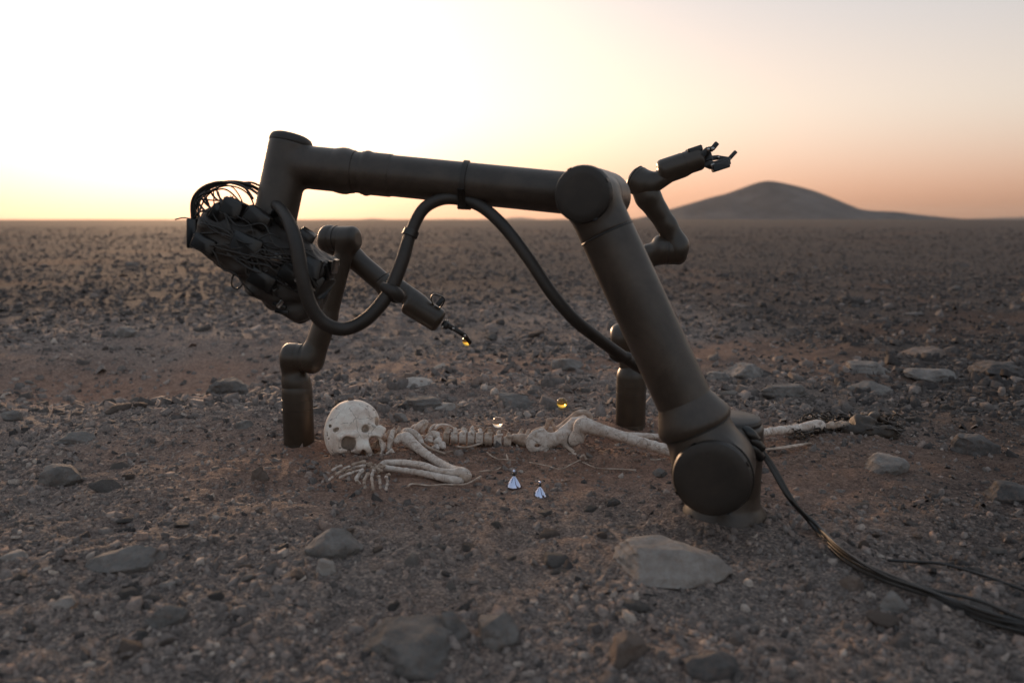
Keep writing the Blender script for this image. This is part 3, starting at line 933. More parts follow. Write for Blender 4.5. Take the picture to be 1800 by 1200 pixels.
# ---- hose strapped under the forearm
hp = [(470, 352, -.02), (497, 372, -.10), (518, 418, -.155), (530, 480, -.17), (545, 535, -.165), (570, 568, -.15), (606, 578, -.13), (645, 560, -.12), (682, 517, -.10), (706, 462, -.08), (722, 410, -.06), (744, 368, -.045), (778, 350, -.035), (815, 352, -.03), (850, 366, -.04), (888, 401, -.06), (930, 456, -.08), (968, 513, -.09), (1008, 560, -.08), (1050, 594, -.05), (1100, 630, .0), (1135, 652, .05)]
HY0 = W[1]
def hose_y(px, dy):
    return np.interp(px, [470, 1135], [W[1], E2[1]]) + dy
hpts = np.array([P(px, py, hose_y(px, dy)) for px, py, dy in hp])
hose = link_mesh('hose', *tube(hpts, [.0130] * 2 + [.0158] * 8 + [.0142] * 12, 18, 8), M_RUB, robot)
def ring_at(c, d, r, w, name, mat, par, t=.003):
    o = link_mesh(name, *lathe(np.asarray(c) - unit(d) * w / 2, d, [(0, r - .001), (.0008, r + t), (w - .0008, r + t), (w, r - .001)], 40), mat, par); sharpen(o)
    return o
a4 = along(817)
ring_at(E2 + FD * a4, FD, .0485, .013, 'strap', M_RUB, robot, .004)
sc_ = E2 + FD * a4 - UP * .064
link_mesh('strap_loop', *obox(P(816, 350, hose_y(816, -.032)), [FD, AX, UP], (.0075, .026, .024), .3), M_RUB, robot)
ring_at(hpts[10], hpts[11] - hpts[9], .0150, .016, 'hose_clamp', M_BLK, robot)
c8 = P(690, 503, hose_y(690, -.10))
link_mesh('hose_clamp', *tube([c8 + [-.024, 0, .0], c8 + [.0, -.01, -.01], c8 + [.014, 0, -.024], c8 + [.0, .012, -.03]], [.010, .0155, .0145, .010], 14), M_RUB, robot)
cB = P(1092, 612, hose_y(1092, .0))
link_mesh('hose_clamp', *tube([cB + [-.028, 0, .008], cB + [-.012, -.01, -.014], cB + [.02, 0, -.022]], [.009, .016, .012], 14), M_RUB, robot)

# ---- the wired head on the wrist
HD0 = P(467, 446, W[1] - .06)
hx_ = unit(P(545, 480, HD0[1]) - P(380, 390, HD0[1]))       # long axis of the head, down to the right
hz_ = unit(np.cross(hx_, [0, 1, 0]))
if hz_[2] < 0: hz_ = -hz_
hy_ = np.cross(hz_, hx_)
RH = np.array([hx_, hy_, hz_])
head = link_mesh('tool_head', *nets(lambda p: smin(smin(smin(
        s_ell(p, HD0 + hx_ * .0, (.160, .080, .082), RH),
        s_box(p, HD0 + hx_ * .085 - hz_ * .018, (.074, .064, .078), RH, .02), .03),
        s_box(p, HD0 - hx_ * .078 - hz_ * .010, (.072, .058, .052), RH, .018), .03),
        s_ell(p, HD0 + hx_ * .100 - hz_ * .050, (.070, .055, .050), RH), .03)
        + .005 * wob(p, 90, 3) + .0022 * wob(p, 240, 4), HD0 - .22, HD0 + .22, .0050), M_RUB, robot)
R2 = np.random.default_rng(5)
def hloc(a, b, c): return HD0 + hx_ * a + hy_ * b + hz_ * c
# fitting between wrist and head
o = link_mesh('mount', *rcyl(WT + WD * .19, HD0 + (WT + WD * .19 - HD0) * .35, .043, .006), M_BLK, head)
# box modules on the head
mods = [(-.10, -.03, .030, .020, .03, .020), (-.075, -.045, .055, .024, .02, .020), (-.03, -.05, .062, .030, .02, .018),
        (.10, -.045, .028, .020, .024, .024), (.118, -.03, .000, .018, .03, .030), (.112, .03, -.03, .018, .02, .03),
        (.07, -.066, .0, .026, .012, .022), (-.02, -.072, .01, .034, .010, .022), (-.09, -.05, -.03, .028, .02, .018),
        (.03, -.07, -.035, .03, .012, .02), (.0, .0, .075, .026, .03, .012), (.05, .01, .066, .02, .03, .016)]
for a, b, c, sx, sy, sz in mods:
    a, b, c = a * 1.25, b * 1.12, c * 1.2
    q = R2.normal(size=3) * .16
    axs = [hx_ + hz_ * q[0], hy_ + hx_ * q[1], hz_ - hx_ * q[0]]
    o = link_mesh('module', *obox(hloc(a, b, c), axs, (sx, sy, sz), .22), M_BLK, head)
# plates and clips at the right hand end
for k in range(15):
    t = k / 14
    c = hloc(.160 - .060 * t + R2.uniform(-.008, .008), -.055 + R2.uniform(-.012, .02), .062 - .150 * t)
    ang = -1.1 + 1.3 * t + R2.uniform(-.2, .2)
    d1 = hx_ * math.cos(ang) + hz_ * math.sin(ang)
    o = link_mesh('clip', *obox(c, [d1, hy_, np.cross(d1, hy_)], (.016, .010 + R2.uniform(0, .008), .0045), .3), M_BLK if k % 3 else M_STEEL, head)
o = link_mesh('lens', *lathe(hloc(.045, -.070, .012), -hy_ + hx_ * .35 + hz_ * .25, [(0, .017), (.010, .017), (.012, .015), (.0125, .012)], 28), M_LENS, head)
o = link_mesh('lens', *lathe(hloc(.09, -.062, -.004), -hy_ + hx_ * .5 + hz_ * .1, [(0, .012), (.010, .012), (.012, .010), (.0125, .008)], 24), M_LENS, head)
for k in range(7):
    c = hloc(R2.uniform(.06, .15), -.075 + R2.uniform(-.012, .012), R2.uniform(-.07, .06))
    d1 = unit(R2.normal(size=3))
    link_mesh('connector', *obox(c, [d1, hy_ + .3 * d1, np.cross(d1, hy_)], (R2.uniform(.005, .010), .005, .004), .3), M_STEEL, head)
# bar and bracket on the left
pb = [P(340, 386, HD0[1] - .02), P(340, 434, HD0[1] - .02)]
o = link_mesh('side_bar', *obox((pb[0] + pb[1]) / 2, [[1, 0, 0], [0, 1, 0], pb[0] - pb[1]], (.0115, .014, .034), .25), M_BLK, head)
for (x0, y0), (x1, y1) in (((345, 392), (380, 372)), ((345, 430), (384, 444))):
    o = link_mesh('bracket', *tube([P(x0, y0, HD0[1] - .02), P((x0 + x1) / 2, (y0 + y1) / 2 - 2, HD0[1] - .012), P(x1, y1, HD0[1])], .0065, 8, 4, .6), M_BLK, head)
# cable loops above the head
def pxc(pts, y0=0): return [P(a, b, HD0[1] + c + y0) for a, b, c in pts]
loops = [
    ([(341, 395, -.02), (340, 360, -.02), (352, 336, -.01), (378, 324, .0), (410, 320, .02), (440, 326, .04), (468, 344, .06), (490, 372, .05)], .0042),
    ([(344, 398, .0), (345, 362, .01), (358, 338, .02), (385, 325, .03), (418, 322, .04), (452, 340, .03), (470, 360, .0)], .0034),
    ([(338, 392, -.03), (337, 356, -.03), (350, 334, -.03), (374, 322, -.02), (402, 321, -.01), (430, 330, .0), (445, 350, .0)], .0030),
    ([(345, 352, -.01), (362, 372, -.02), (384, 382, -.03), (402, 378, -.04)], .0028),
    ([(350, 342, .01), (366, 362, .0), (390, 372, -.01), (412, 362, -.02), (424, 372, -.03)], .0026),
    ([(366, 330, .02), (378, 348, .02), (398, 360, .01), (416, 362, .0), (430, 378, -.02)], .0024),
    ([(380, 326, .02), (384, 344, .02), (400, 362, .01), (410, 380, -.01)], .0022),
    ([(376, 332, .03), (360, 350, .03), (350, 374, .02), (346, 396, .0)], .0022),
    ([(341, 384, -.03), (352, 372, -.04), (374, 372, -.04), (396, 384, -.05)], .0026),
    ([(420, 322, .03), (446, 322, .05), (470, 338, .06), (486, 360, .05), (500, 390, .02)], .0026),
    ([(308, 386, .0), (322, 383, .0), (338, 386, .0), (352, 396, .0)], .0016),
    ([(344, 362, -.02), (350, 350, .0), (372, 352, .02), (392, 352, .03), (410, 346, .03)], .0018),
    ([(412, 478, -.02), (407, 494, -.03), (410, 505, -.03), (419, 507, -.03), (426, 498, -.03), (424, 484, -.02)], .0022),
]
for k in range(3):
    x0 = R2.uniform(338, 352); x1 = R2.uniform(400, 470); top_ = R2.uniform(318, 336)
    loops.append(([(x0, R2.uniform(385, 405), R2.uniform(-.03, .02)), (x0 + R2.uniform(-2, 6), R2.uniform(348, 362), R2.uniform(-.03, .03)), (R2.uniform(356, 380), top_ + 8, R2.uniform(-.02, .04)), (R2.uniform(395, 415), top_, R2.uniform(0, .05)), (x1, top_ + R2.uniform(14, 34), .02), (x1 + 16, R2.uniform(365, 395), .0)], R2.uniform(.0010, .0022)))
for k in range(3):
    x0 = R2.uniform(345, 400); x1 = x0 + R2.uniform(15, 60)
    loops.append(([(x0, R2.uniform(328, 350), .02), (x0 + R2.uniform(-6, 12), R2.uniform(350, 366), .0), ((x0 + x1) / 2, R2.uniform(362, 380), -.01), (x1, R2.uniform(372, 392), -.03)], R2.uniform(.0012, .0024)))
for pts, r in loops:
    o = link_mesh('cable', *tube(pxc(pts), r, 8, 6), M_CABLE, head)
# cables lying over the head's face, from the left corner to the hose and the clips
for k in range(22):
    t0, t1 = R2.uniform(-.155, -.02), R2.uniform(.03, .155)
    z0, z1 = R2.uniform(-.05, .085), R2.uniform(-.085, .07)
    n = 6; pts = []
    for s in np.linspace(0, 1, n):
        a = t0 + (t1 - t0) * s; c = z0 + (z1 - z0) * s + .02 * math.sin(s * 3.14 * R2.uniform(.7, 1.5)) * R2.uniform(-1, 1.4)
        e = max(0, 1 - (a / .18) ** 2 - (c / .115) ** 2)
        pts.append(hloc(a, -(.020 + .066 * math.sqrt(e)) - R2.uniform(0, .006), c))
    o = link_mesh('cable', *tube(pts, R2.uniform(.0010, .0028), 7, 5), M_CABLE, head)

# ------------------------------------------------------------------ small arms
def small_parts(root, specs):
    for nm, fn, lo, hi, h in specs:
        link_mesh(nm, *nets(fn, lo, hi, h), M_SMALL, root)

def pq(pts):
    a = np.array(pts); return a.min(0), a.max(0)

def seam(root, c, d, r, name='joint_seam'):
    return ring_at(c, d, r, .0022, name, M_BLK, root, .0008)

def small_base(root, B, r, top, neck):
    lathe_p = [(-.03, r * .985), (.004, r), (.010, r * .985), (.012, r * .985), (.014, r), (top - .020, r), (top - .008, r * .985), (top + .004, r * .9), (top + .016, r * .78), (top + .026, r * .70), (neck, r * .68)]
    o = link_mesh('base', *lathe(B, UP, lathe_p, 44), M_SMALL, root); sharpen(o, 60)
    seam(root, B + UP * (top * .62), UP, r * .998, 'base_seam'); seam(root, B + UP * (top * .78), UP, r * .998, 'base_seam')

# --- left hand arm, by the skull
LB = G(526, 778); LB[2] = height(LB[0], LB[1])
left = thing('robot_arm', 'small dark robot arm beside the skull, bowed over and holding a glass ball', 'robot arm', LB, 'pair of small robot arms')
LY = LB[1]
m1 = 1 / pxm(P(526, 700, LY))          # metres per pixel there
rb = 26.5 * m1
small_base(left, LB, rb, 106 * m1, 120 * m1)
q = lambda x, y, dy=0: P(x, y, LY + dy)
A0, A1 = q(511, 628), q(549, 630, -.012)
fn = lambda p: smin(smin(s_cap(p, q(519, 676), q(513, 640), 21 * m1, 18 * m1), s_cyl(p, q(497, 628), q(533, 629, -.006), 25.5 * m1, 13 * m1), .018),
                    s_cap(p, q(522, 672), q(526, 684), 23 * m1, 22 * m1), .02)
link_mesh('shoulder', *nets(fn, q(480, 700) - [0, .08, 0], q(545, 595) + [0, .08, .02], .0035), M_SMALL, left)
fn = lambda p: smin(smin(s_cyl(p, q(534, 629, -.006), q(562, 631, -.018), 26 * m1, 13 * m1), s_cap(p, q(550, 628, -.014), q(573, 558, -.016), 20 * m1, 19 * m1), .02),
                    smin(s_cap(p, q(573, 558, -.016), q(606, 440, -.02), 19 * m1, 15.5 * m1), s_cyl(p, q(594, 421, -.008), q(630, 420, -.030), 22 * m1, 12 * m1), .02), .012)
link_mesh('upper_link', *nets(fn, q(520, 672) - [.01, .1, 0], q(645, 385) + [0, .06, .02], .0036), M_SMALL, left)
fn = lambda p: smin(s_cyl(p, q(566, 419, .012), q(593, 420, -.006), 23 * m1, 13 * m1), smin(s_cap(p, q(574, 424, .016), q(618, 450, .040), 15 * m1, 17 * m1), s_cap(p, q(618, 450, .040), q(668, 493, .030), 18 * m1, 18 * m1), .02), .02)
link_mesh('fore_link', *nets(fn, q(550, 530) - [.01, .08, 0], q(700, 385) + [.01, .09, .02], .0036), M_SMALL, left)
fn = lambda p: smin(s_cyl(p, q(667, 489, .03), q(684, 508, .026), 18.5 * m1, 6 * m1), smin(s_cap(p, q(684, 508, .022), q(702, 512, .0), 17 * m1, 16 * m1), s_cap(p, q(700, 506, .0), q(728, 531, -.006), 14.5 * m1, 16 * m1), .02), .02)
link_mesh('wrist', *nets(fn, q(640, 560) - [0, .09, 0], q(750, 470) + [0, .09, .02], .0034), M_SMALL, left)
GA, GB = q(714, 529, -.012), q(775, 566, -.02)
fn = lambda p: smin(s_cyl(p, GA, GB, 21 * m1, 8 * m1), s_cap(p, q(712, 512, -.002), q(735, 532, -.008), 14 * m1, 15 * m1), .02)
link_mesh('hand_housing', *nets(fn, q(690, 600) - [0, .09, 0], q(800, 490) + [0, .06, .0], .0034), M_SMALL, left)
gd = unit(GB - GA)
link_mesh('joint', *rcyl(q(508, 628), q(552, 630, -.014), 24.6 * m1, .004), M_SMALL, left)
link_mesh('joint', *rcyl(q(576, 420, .004), q(616, 420, -.022), 21.4 * m1, .004), M_SMALL, left)
seam(left, q(534, 629, -.006), A1 - A0, 25.6 * m1); seam(left, q(593, 420, -.007), q(630, 420, -.03) - q(594, 421, -.008), 22 * m1)
seam(left, GA + gd * .04, gd, 20.9 * m1); seam(left, q(669, 491, .03), q(684, 508, .026) - q(667, 489, .03), 18.5 * m1)
# cable loop standing on the hand
lp = [q(764, 541, -.025), q(758, 524, -.03), q(763, 517, -.03), q(772, 519, -.03), q(781, 524, -.03), q(779, 534, -.028), q(771, 543, -.025)]
link_mesh('camera_bracket', *tube(lp, .0070, 8, 6, .32), M_SMALL, left)
link_mesh('camera_pod', *obox(q(774, 530, -.03), [q(781, 522) - q(768, 540), [0, 1, 0], np.cross(unit(q(781, 522) - q(768, 540)), [0, 1, 0])], (.014, .011, .0075), .4), M_BLK, left)
def finger(root, pts, w, h, tip, name='finger'):
    """jointed finger: one bevelled link per segment"""
    fo = None
    for k in range(len(pts) - 1):
        a, b = np.asarray(pts[k]), np.asarray(pts[k + 1])
        d = unit(b - a); side = np.array([0, 1.0, 0]); side = unit(side - d * (side @ d))
        v = obox((a + b) / 2, [d, side, np.cross(d, side)], (np.linalg.norm(b - a) / 2 + .002, w * (1 if k == 0 else .9), h * (1 - .12 * k)), .3)
        if fo is None: fo = link_mesh(name, *v, M_BLK, root)
        else: link_mesh('finger_link', *v, M_BLK, fo)
        if k: link_mesh('pivot', *lathe(a - side * (w + .002), side, [(0, h * .55), (2 * w + .004, h * .55)], 14), M_STEEL, fo)
    return fo
for dy in (-.034, -.006):
    finger(left, [q(779, 567, dy), q(797, 577, dy), q(817, 589, dy), q(826, 601, dy * .5 - .01)], .006, .0075, 0)
link_mesh('knuckle', *obox(q(784, 570, -.02), [gd, [0, 1, 0], np.cross(gd, [0, 1, 0])], (.010, .022, .011), .3), M_BLK, left)
for x, y in ((786, 563), (778, 574)):
    link_mesh('screw', *rcyl(q(x, y, -.046), q(x, y, -.040), .0026, .0006, 12), M_STEEL, left)

# --- right hand arm, behind the big arm
RB = G(1108, 752); RB[2] = height(RB[0], RB[1])
right = thing('robot_arm', 'small dark robot arm behind the big arm, raising an open gripper against the sky', 'robot arm', RB, 'pair of small robot arms')
RY = RB[1]
m2 = 1 / pxm(P(1108, 700, RY))
rb2 = 26 * m2
small_base(right, RB, rb2, 98 * m2, 128 * m2)
q = lambda x, y, dy=0: P(x, y, RY + dy)
fn = lambda p: smin(s_cap(p, q(1108, 650), q(1104, 615), 18 * m2, 19 * m2), s_cyl(p, q(1074, 596, .0), q(1112, 592, -.01), 26 * m2, 15 * m2), .02)
link_mesh('shoulder', *nets(fn, q(1060, 680) - [0, .09, 0], q(1140, 560) + [0, .09, .02], .0036), M_SMALL, right)
fn = lambda p: smin(smin(s_cyl(p, q(1113, 592, -.01), q(1140, 590, -.02), 26 * m2, 14 * m2), smin(s_cap(p, q(1122, 588, -.016), q(1114, 505, .0), 19 * m2, 17 * m2), s_cap(p, q(1114, 505, .0), q(1140, 446, .004), 17 * m2, 17 * m2), .02), .02), s_cyl(p, q(1146, 439, .006), q(1176, 440, .0), 25.5 * m2, 13 * m2), .02)
link_mesh('upper_link', *nets(fn, q(1095, 630) - [0, .1, 0], q(1200, 405) + [0, .08, .01], .0036), M_SMALL, right)
fn = lambda p: smin(smin(s_cyl(p, q(1177, 440, .0), q(1207, 439, -.014), 25 * m2, 14 * m2), s_cap(p, q(1191, 432, -.008), q(1172, 396, -.012), 19 * m2, 16.5 * m2), .018), smin(s_cap(p, q(1172, 396, -.012), q(1139, 346, -.016), 16.5 * m2, 21 * m2), s_cap(p, q(1139, 346, -.016), q(1128, 322, -.014), 21 * m2, 22 * m2), .012), .014)
link_mesh('fore_link', *nets(fn, q(1090, 475) - [0, .1, 0], q(1225, 285) + [0, .08, .02], .0036), M_SMALL, right)
fn = lambda p: smin(s_cyl(p, q(1110, 312, .004), q(1144, 330, -.030), 24 * m2, 12 * m2), s_cap(p, q(1140, 328, -.03), q(1176, 307, -.034), 16.5 * m2, 13.5 * m2), .016)
link_mesh('elbow', *nets(fn, q(1080, 370) - [0, .1, 0], q(1200, 275) + [0, .08, .02], .0036), M_SMALL, right)
GA, GB = q(1157, 303, -.032), q(1236, 277, -.036)
gd = unit(GB - GA)
fn = lambda p: smin(s_cyl(p, GA, GB, 19 * m2, 9 * m2), s_cap(p, q(1160, 313, -.032), q(1200, 298, -.034), 13 * m2, 13 * m2), .012)
link_mesh('hand_housing', *nets(fn, q(1135, 340) - [0, .09, 0], q(1255, 250) + [0, .06, .02], .0034), M_SMALL, right)
link_mesh('joint', *rcyl(q(1158, 440, .004), q(1196, 440, -.008), 24.2 * m2, .004), M_SMALL, right)
link_mesh('joint', *rcyl(q(1090, 595, -.004), q(1130, 591, -.016), 25 * m2, .004), M_SMALL, right)
seam(right, q(1176, 440, .0), [1, -.2, 0], 25.2 * m2); seam(right, q(1122, 318, -.008), q(1144, 330, -.03) - q(1110, 312, .004), 23.8 * m2)
seam(right, q(1116, 315, -.002), q(1144, 330, -.03) - q(1110, 312, .004), 23.8 * m2); seam(right, GA + gd * .085, gd, 18.9 * m2)
nz = np.cross(gd, [0, 1, 0]);  nz = nz if nz[2] > 0 else -nz
link_mesh('camera_pod', *obox(q(1220, 264, -.036), [gd, [0, 1, 0], nz], (.023, .022, .0095), .35), M_BLK, right)
link_mesh('knuckle', *obox(q(1240, 277, -.036), [gd, [0, 1, 0], nz], (.016, .026, .014), .3), M_BLK, right)
finger(right, [q(1234, 272, -.06), q(1245, 263, -.07), q(1252, 262, -.072), q(1260, 252, -.07)], .007, .0095, 0)
finger(right, [q(1240, 279, -.03), q(1262, 277, -.03), q(1281, 280, -.03), q(1293, 267, -.03)], .007, .0075, 0)
finger(right, [q(1240, 286, -.05), q(1252, 291, -.055), q(1282, 283, -.055)], .009, .013, 0)
link_mesh('finger_pad', *obox(q(1266, 292, -.055), [gd, [0, 1, 0], nz], (.027, .014, .0125), .25), M_BLK, right)
# ------------------------------------------------------------------ skeleton
def bone_mat(name, stain, lift=1.0):
    m, nt, bs = new_mat(name)
    c1 = ramp(nt, noise(nt, 26, 8, .7, 'Object'), [(.28, tuple(min(.8, c * lift) for c in (.44, .36, .30))), (.45, tuple(min(.8, c * lift) for c in (.60, .52, .46))), (.7, tuple(min(.82, c * lift) for c in (.72, .65, .59)))])
    st = N(nt, 'ShaderNodeMapRange'); st.inputs[1].default_value, st.inputs[2].default_value, st.inputs[3].default_value, st.inputs[4].default_value = .44, .68, 0, stain
    nt.links.new(noise(nt, 60, 7, .75, dist=.6), st.inputs[0])
    c2 = mixc(nt, st.outputs[0], c1, (.30, .205, .15))
    # fine cracks
    tc = N(nt, 'ShaderNodeTexCoord'); ad = N(nt, 'ShaderNodeVectorMath', operation='ADD'); sc = N(nt, 'ShaderNodeVectorMath', operation='SCALE'); sc.inputs[3].default_value = .022
    nz = N(nt, 'ShaderNodeTexNoise'); nz.inputs['Scale'].default_value = 60; nz.inputs['Detail'].default_value = 6
    vo = N(nt, 'ShaderNodeTexVoronoi', feature='DISTANCE_TO_EDGE'); vo.inputs['Scale'].default_value = 24
    nt.links.new(tc.outputs['Object'], nz.inputs['Vector']); nt.links.new(nz.outputs['Color'], sc.inputs[0]); nt.links.new(tc.outputs['Object'], ad.inputs[0]); nt.links.new(sc.outputs[0], ad.inputs[1]); nt.links.new(ad.outputs[0], vo.inputs['Vector'])
    ck = N(nt, 'ShaderNodeMapRange'); ck.inputs[1].default_value, ck.inputs[2].default_value, ck.inputs[3].default_value, ck.inputs[4].default_value = 0, .030, 1, 0
    nt.links.new(vo.outputs['Distance'], ck.inputs[0])
    gate = N(nt, 'ShaderNodeMapRange'); gate.inputs[1].default_value, gate.inputs[2].default_value = .44, .52
    nt.links.new(noise(nt, 18, 3), gate.inputs[0])
    mm = N(nt, 'ShaderNodeMath', operation='MULTIPLY'); nt.links.new(ck.outputs[0], mm.inputs[0]); nt.links.new(gate.outputs[0], mm.inputs[1])
    m2 = N(nt, 'ShaderNodeMath', operation='MULTIPLY'); m2.inputs[1].default_value = .85; nt.links.new(mm.outputs[0], m2.inputs[0])
    nt.links.new(mixc(nt, m2.outputs[0], c2, (.10, .075, .06)), bs.inputs['Base Color'])
    bs.inputs['Roughness'].default_value = .72
    bs.inputs['Subsurface Weight'].default_value = .0
    bump(nt, bs, noise(nt, 200, 7, .75), .35, .0008)
    return m
M_BONE = bone_mat('weathered_bone', .95, .94)
M_SKULL = bone_mat('bleached_bone', .36, 1.22)
M_STAIN = m_noise('soil_stained_bone', [(.3, (.20, .138, .10)), (.5, (.36, .27, .21)), (.7, (.53, .435, .365))], 45, .8, (220, .6, .003), detail=8)
M_CLOD = m_noise('dug_soil', [(.3, (.10, .064, .048)), (.5, (.18, .118, .088)), (.72, (.27, .185, .145))], 60, .95, (160, .9, .005), detail=8)
M_LEATHER = m_noise('dark_leather', [(.3, (.016, .011, .008)), (.55, (.036, .024, .016)), (.75, (.085, .054, .034))], 40, .6, (180, .7, .003), detail=7)

SKO = G(1000, 795)
skel = thing('human_skeleton', 'weathered human skeleton lying half dug out of the reddish soil', 'skeleton', SKO)
B = lambda px, py, Y: P(px, py, Y)
def mpx(Y, py=780): return 1 / pxm(P(900, py, Y))

def bone(name, pts, mat=None, h=.0028, k=.008, jit=.00025, parent=None, flat=None):
    """pts = [(px, py, Y, radius_px)] joined as tapered capsules into one surface"""
    if len(pts) > 4: pts = catmull(np.array(pts, float), 4).tolist()
    c = [(B(a, b, y), r * mpx(y, b)) for a, b, y, r in pts]
    def fn(p):
        d = None
        for (p0, r0), (p1, r1) in zip(c[:-1], c[1:]):
            e = s_cap(p, p0, p1, r0, r1)
            d = e if d is None else smin(d, e, k)
        return d + jit * wob(p, 110, 7) + jit * .5 * wob(p, 330, 8)
    P_ = np.array([x[0] for x in c]); R_ = max(x[1] for x in c)
    v, f = nets(fn, P_.min(0) - R_, P_.max(0) + R_, h)
    return link_mesh(name, v, f, mat or M_BONE, parent or skel)

def stick(name, pts, r_px, mat=None, flat=1.0, seg=8, Yz=None, parent=None):
    """thin bone or strip: [(px, py, z)] resting at height z over the ground, or Yz gives a fixed depth"""
    q_ = []
    for a, b, z in pts:
        q_.append(G(a, b, z) if Yz is None else P(a, b, Yz + z))
    r = (r_px if not np.isscalar(r_px) else [r_px] * len(pts))
    r = [x / pxm(q_[0]) for x in r]
    return link_mesh(name, *tube(q_, r, seg, 5, flat), mat or M_BONE, parent or skel)

# ---- skull
SKC = P(621, 753, 2.345)
vy = unit(SKC - np.array([0, 0, CAM_H])); vx = unit(np.cross(vy, UP)); vz = np.cross(vx, vy)
RS = np.array([vx, vy, vz]); kS = 1 / 6.31 / pxm(SKC)
def K(cx, cy, y=0.0): return np.array([(cx - 320) * kS, y, -(cy - 397) * kS])
def skull_fn(p):
    p = (p - SKC) @ RS.T
    d = smin(s_ell(p, K(330, 335), (.0755, .092, .0700)), s_ell(p, K(225, 410), (.0545, .080, .072)), .02)
    d = smin(d, s_ell(p, K(150, 500, -.01), (.034, .06, .054)), .03)
    d = smin(d, s_ell(p, K(330, 545, -.048), (.055, .046, .036)), .02)              # brow and face
    d = smin(d, s_cap(p, K(185, 488, -.082), K(315, 458, -.096), .0095), .010)      # brow ridge
    d = smin(d, s_cap(p, K(165, 520, -.070), K(190, 625, -.068), .008), .010)       # outer rim of the socket
    d = smin(d, s_cap(p, K(355, 470, -.088), K(375, 610, -.094), .009, .007), .010) # nose bridge
    d = smin(d, s_ell(p, K(440, 600, -.070), (.028, .030, .024)), .012)             # maxilla
    d = smin(d, s_cap(p, K(380, 320, -.080), K(395, 440, -.082), .006), .012)       # temporal line
    e = s_cap(p, K(455, 355, -.072), K(645, 425, -.050), .0100, .0085)               # cheekbone, arch
    e = smin(e, s_cap(p, K(425, 478, -.082), K(595, 492, -.058), .0095, .0095), .006)
    e = smin(e, s_ell(p, K(552, 438, -.060), (.030, .0085, .0200)), .008)
    d = smin(d, e, .008)
    d = smin(d, s_cap(p, K(470, 640, -.074), K(482, 700, -.072), .0075), .008)
    d = smin(d, s_cap(p, K(590, 690, -.050), K(645, 605, -.040), .0075), .008)
    d = smin(d, s_ell(p, K(560, 590, -.010), (.03, .04, .036)), .015)
    p = p + np.stack([.0030 * wob(p, 75, 21) + .0012 * wob(p, 200, 24), 0 * p[:, 0], .0030 * wob(p, 75, 22) + .0012 * wob(p, 200, 25)], 1)   # broken, uneven rims
    # hollows
    d = smax(d, -s_box(p, K(268, 552, -.068), (.0205, .060, .0200), np.array([[.94, 0, -.34], [0, 1, 0], [.34, 0, .94]]), .015), .007)
    d = smax(d, -s_box(p, K(548, 592, -.045), (.0135, .070, .0255), np.array([[.97, 0, .24], [0, 1, 0], [-.24, 0, .97]]), .010), .004)
    d = smax(d, -s_ell(p, K(412, 664, -.085), (.0095, .045, .0130)), .003)
    d = smax(d, -s_ell(p, K(440, 408, -.076), (.0115, .034, .0130)), .004)
    d = smax(d, -s_ell(p, K(450, 275, -.092), (.020, .014, .016)), .010)
    d = smax(d, -s_ell(p, K(576, 338, -.045), (.0085, .045, .0145)), .004)
    for cx, cy, r in ((80, 350, 16), (135, 398, 21), (160, 392, 18), (40, 432, 10), (40, 460, 9), (62, 500, 9), (55, 520, 8), (70, 542, 9), (72, 578, 11), (60, 575, 8), (550, 210, 9), (175, 600, 9), (200, 636, 11), (450, 608, 10)):
        c = K(cx, cy); u = c / np.array([.0815, 1, .0815]); yy = -.088 * math.sqrt(max(.02, 1 - min(.98, (u[0] ** 2 + u[2] ** 2))))
        d = smax(d, -s_cap(p, (c[0], yy - .03, c[2]), (c[0], yy + .012, c[2]), r * kS), .0012)
    return d + .0011 * wob(p, 60, 2) + .0005 * wob(p, 170, 3)
v, f = nets(skull_fn, SKC - .115, SKC + .115, .0030)
link_mesh('skull', v, f, M_SKULL, skel)['label'] = 'pale skull with empty eye sockets and small holes'

# ---- neck and jaw fragments
bone('jaw_fragment', [(690, 758, 2.31, 4), (687, 772, 2.30, 5), (684, 789, 2.29, 4.5)])
bone('jaw_fragment', [(680, 797, 2.26, 2.4), (688, 791, 2.26, 2.6), (694, 798, 2.26, 2.4), (694, 811, 2.25, 2.2)], k=.004)
bone('jaw_fragment', [(697, 775, 2.30, 6), (704, 769, 2.31, 7), (710, 771, 2.31, 5)])
for px, py, y in ((672, 770, 2.33), (681, 766, 2.36), (690, 762, 2.40), (699, 760, 2.42)):
    bone('neck_vertebra', [(px - 4, py + 6, y, 5), (px + 2, py, y, 6), (px + 3, py - 9, y + .01, 2.6)], M_STAIN, k=.006)
# ---- shoulder blade, collar bone, ribs
bone('shoulder_blade', [(730, 757, 2.40, 4), (737, 748, 2.40, 4.5), (746, 741, 2.41, 3), (750, 744, 2.42, 2.2), (741, 757, 2.41, 4)], k=.006)
bone('collar_bone', [(708, 762, 2.36, 4), (716, 757, 2.35, 4.2), (728, 761, 2.34, 4), (737, 770, 2.33, 3.6), (742, 781, 2.31, 3.2)])
for pts, r in (([(764, 754, 0), (771, 747, .01), (780, 746, .02), (790, 748, .03), (799, 753, .03)], 3.4), ([(753, 760, 0), (759, 750, .02), (768, 746, .03), (778, 749, .05)], 2.8),
               ([(747, 768, -.02), (756, 760, .0), (766, 758, .02), (777, 762, .03)], 2.6), ([(780, 768, -.01), (786, 759, .0), (793, 755, .01)], 3.6),
               ([(722, 752, .06), (731, 746, .07), (744, 748, .08)], 2.6), ([(742, 765, .02), (752, 770, .0), (760, 778, -.02)], 2.8), ([(788, 772, .0), (797, 764, .01), (806, 760, .02)], 2.6)):
    stick('rib', pts, [r * .8, r] + [r] * (len(pts) - 3) + [r * .7], M_BONE, .55, 10, 2.40)
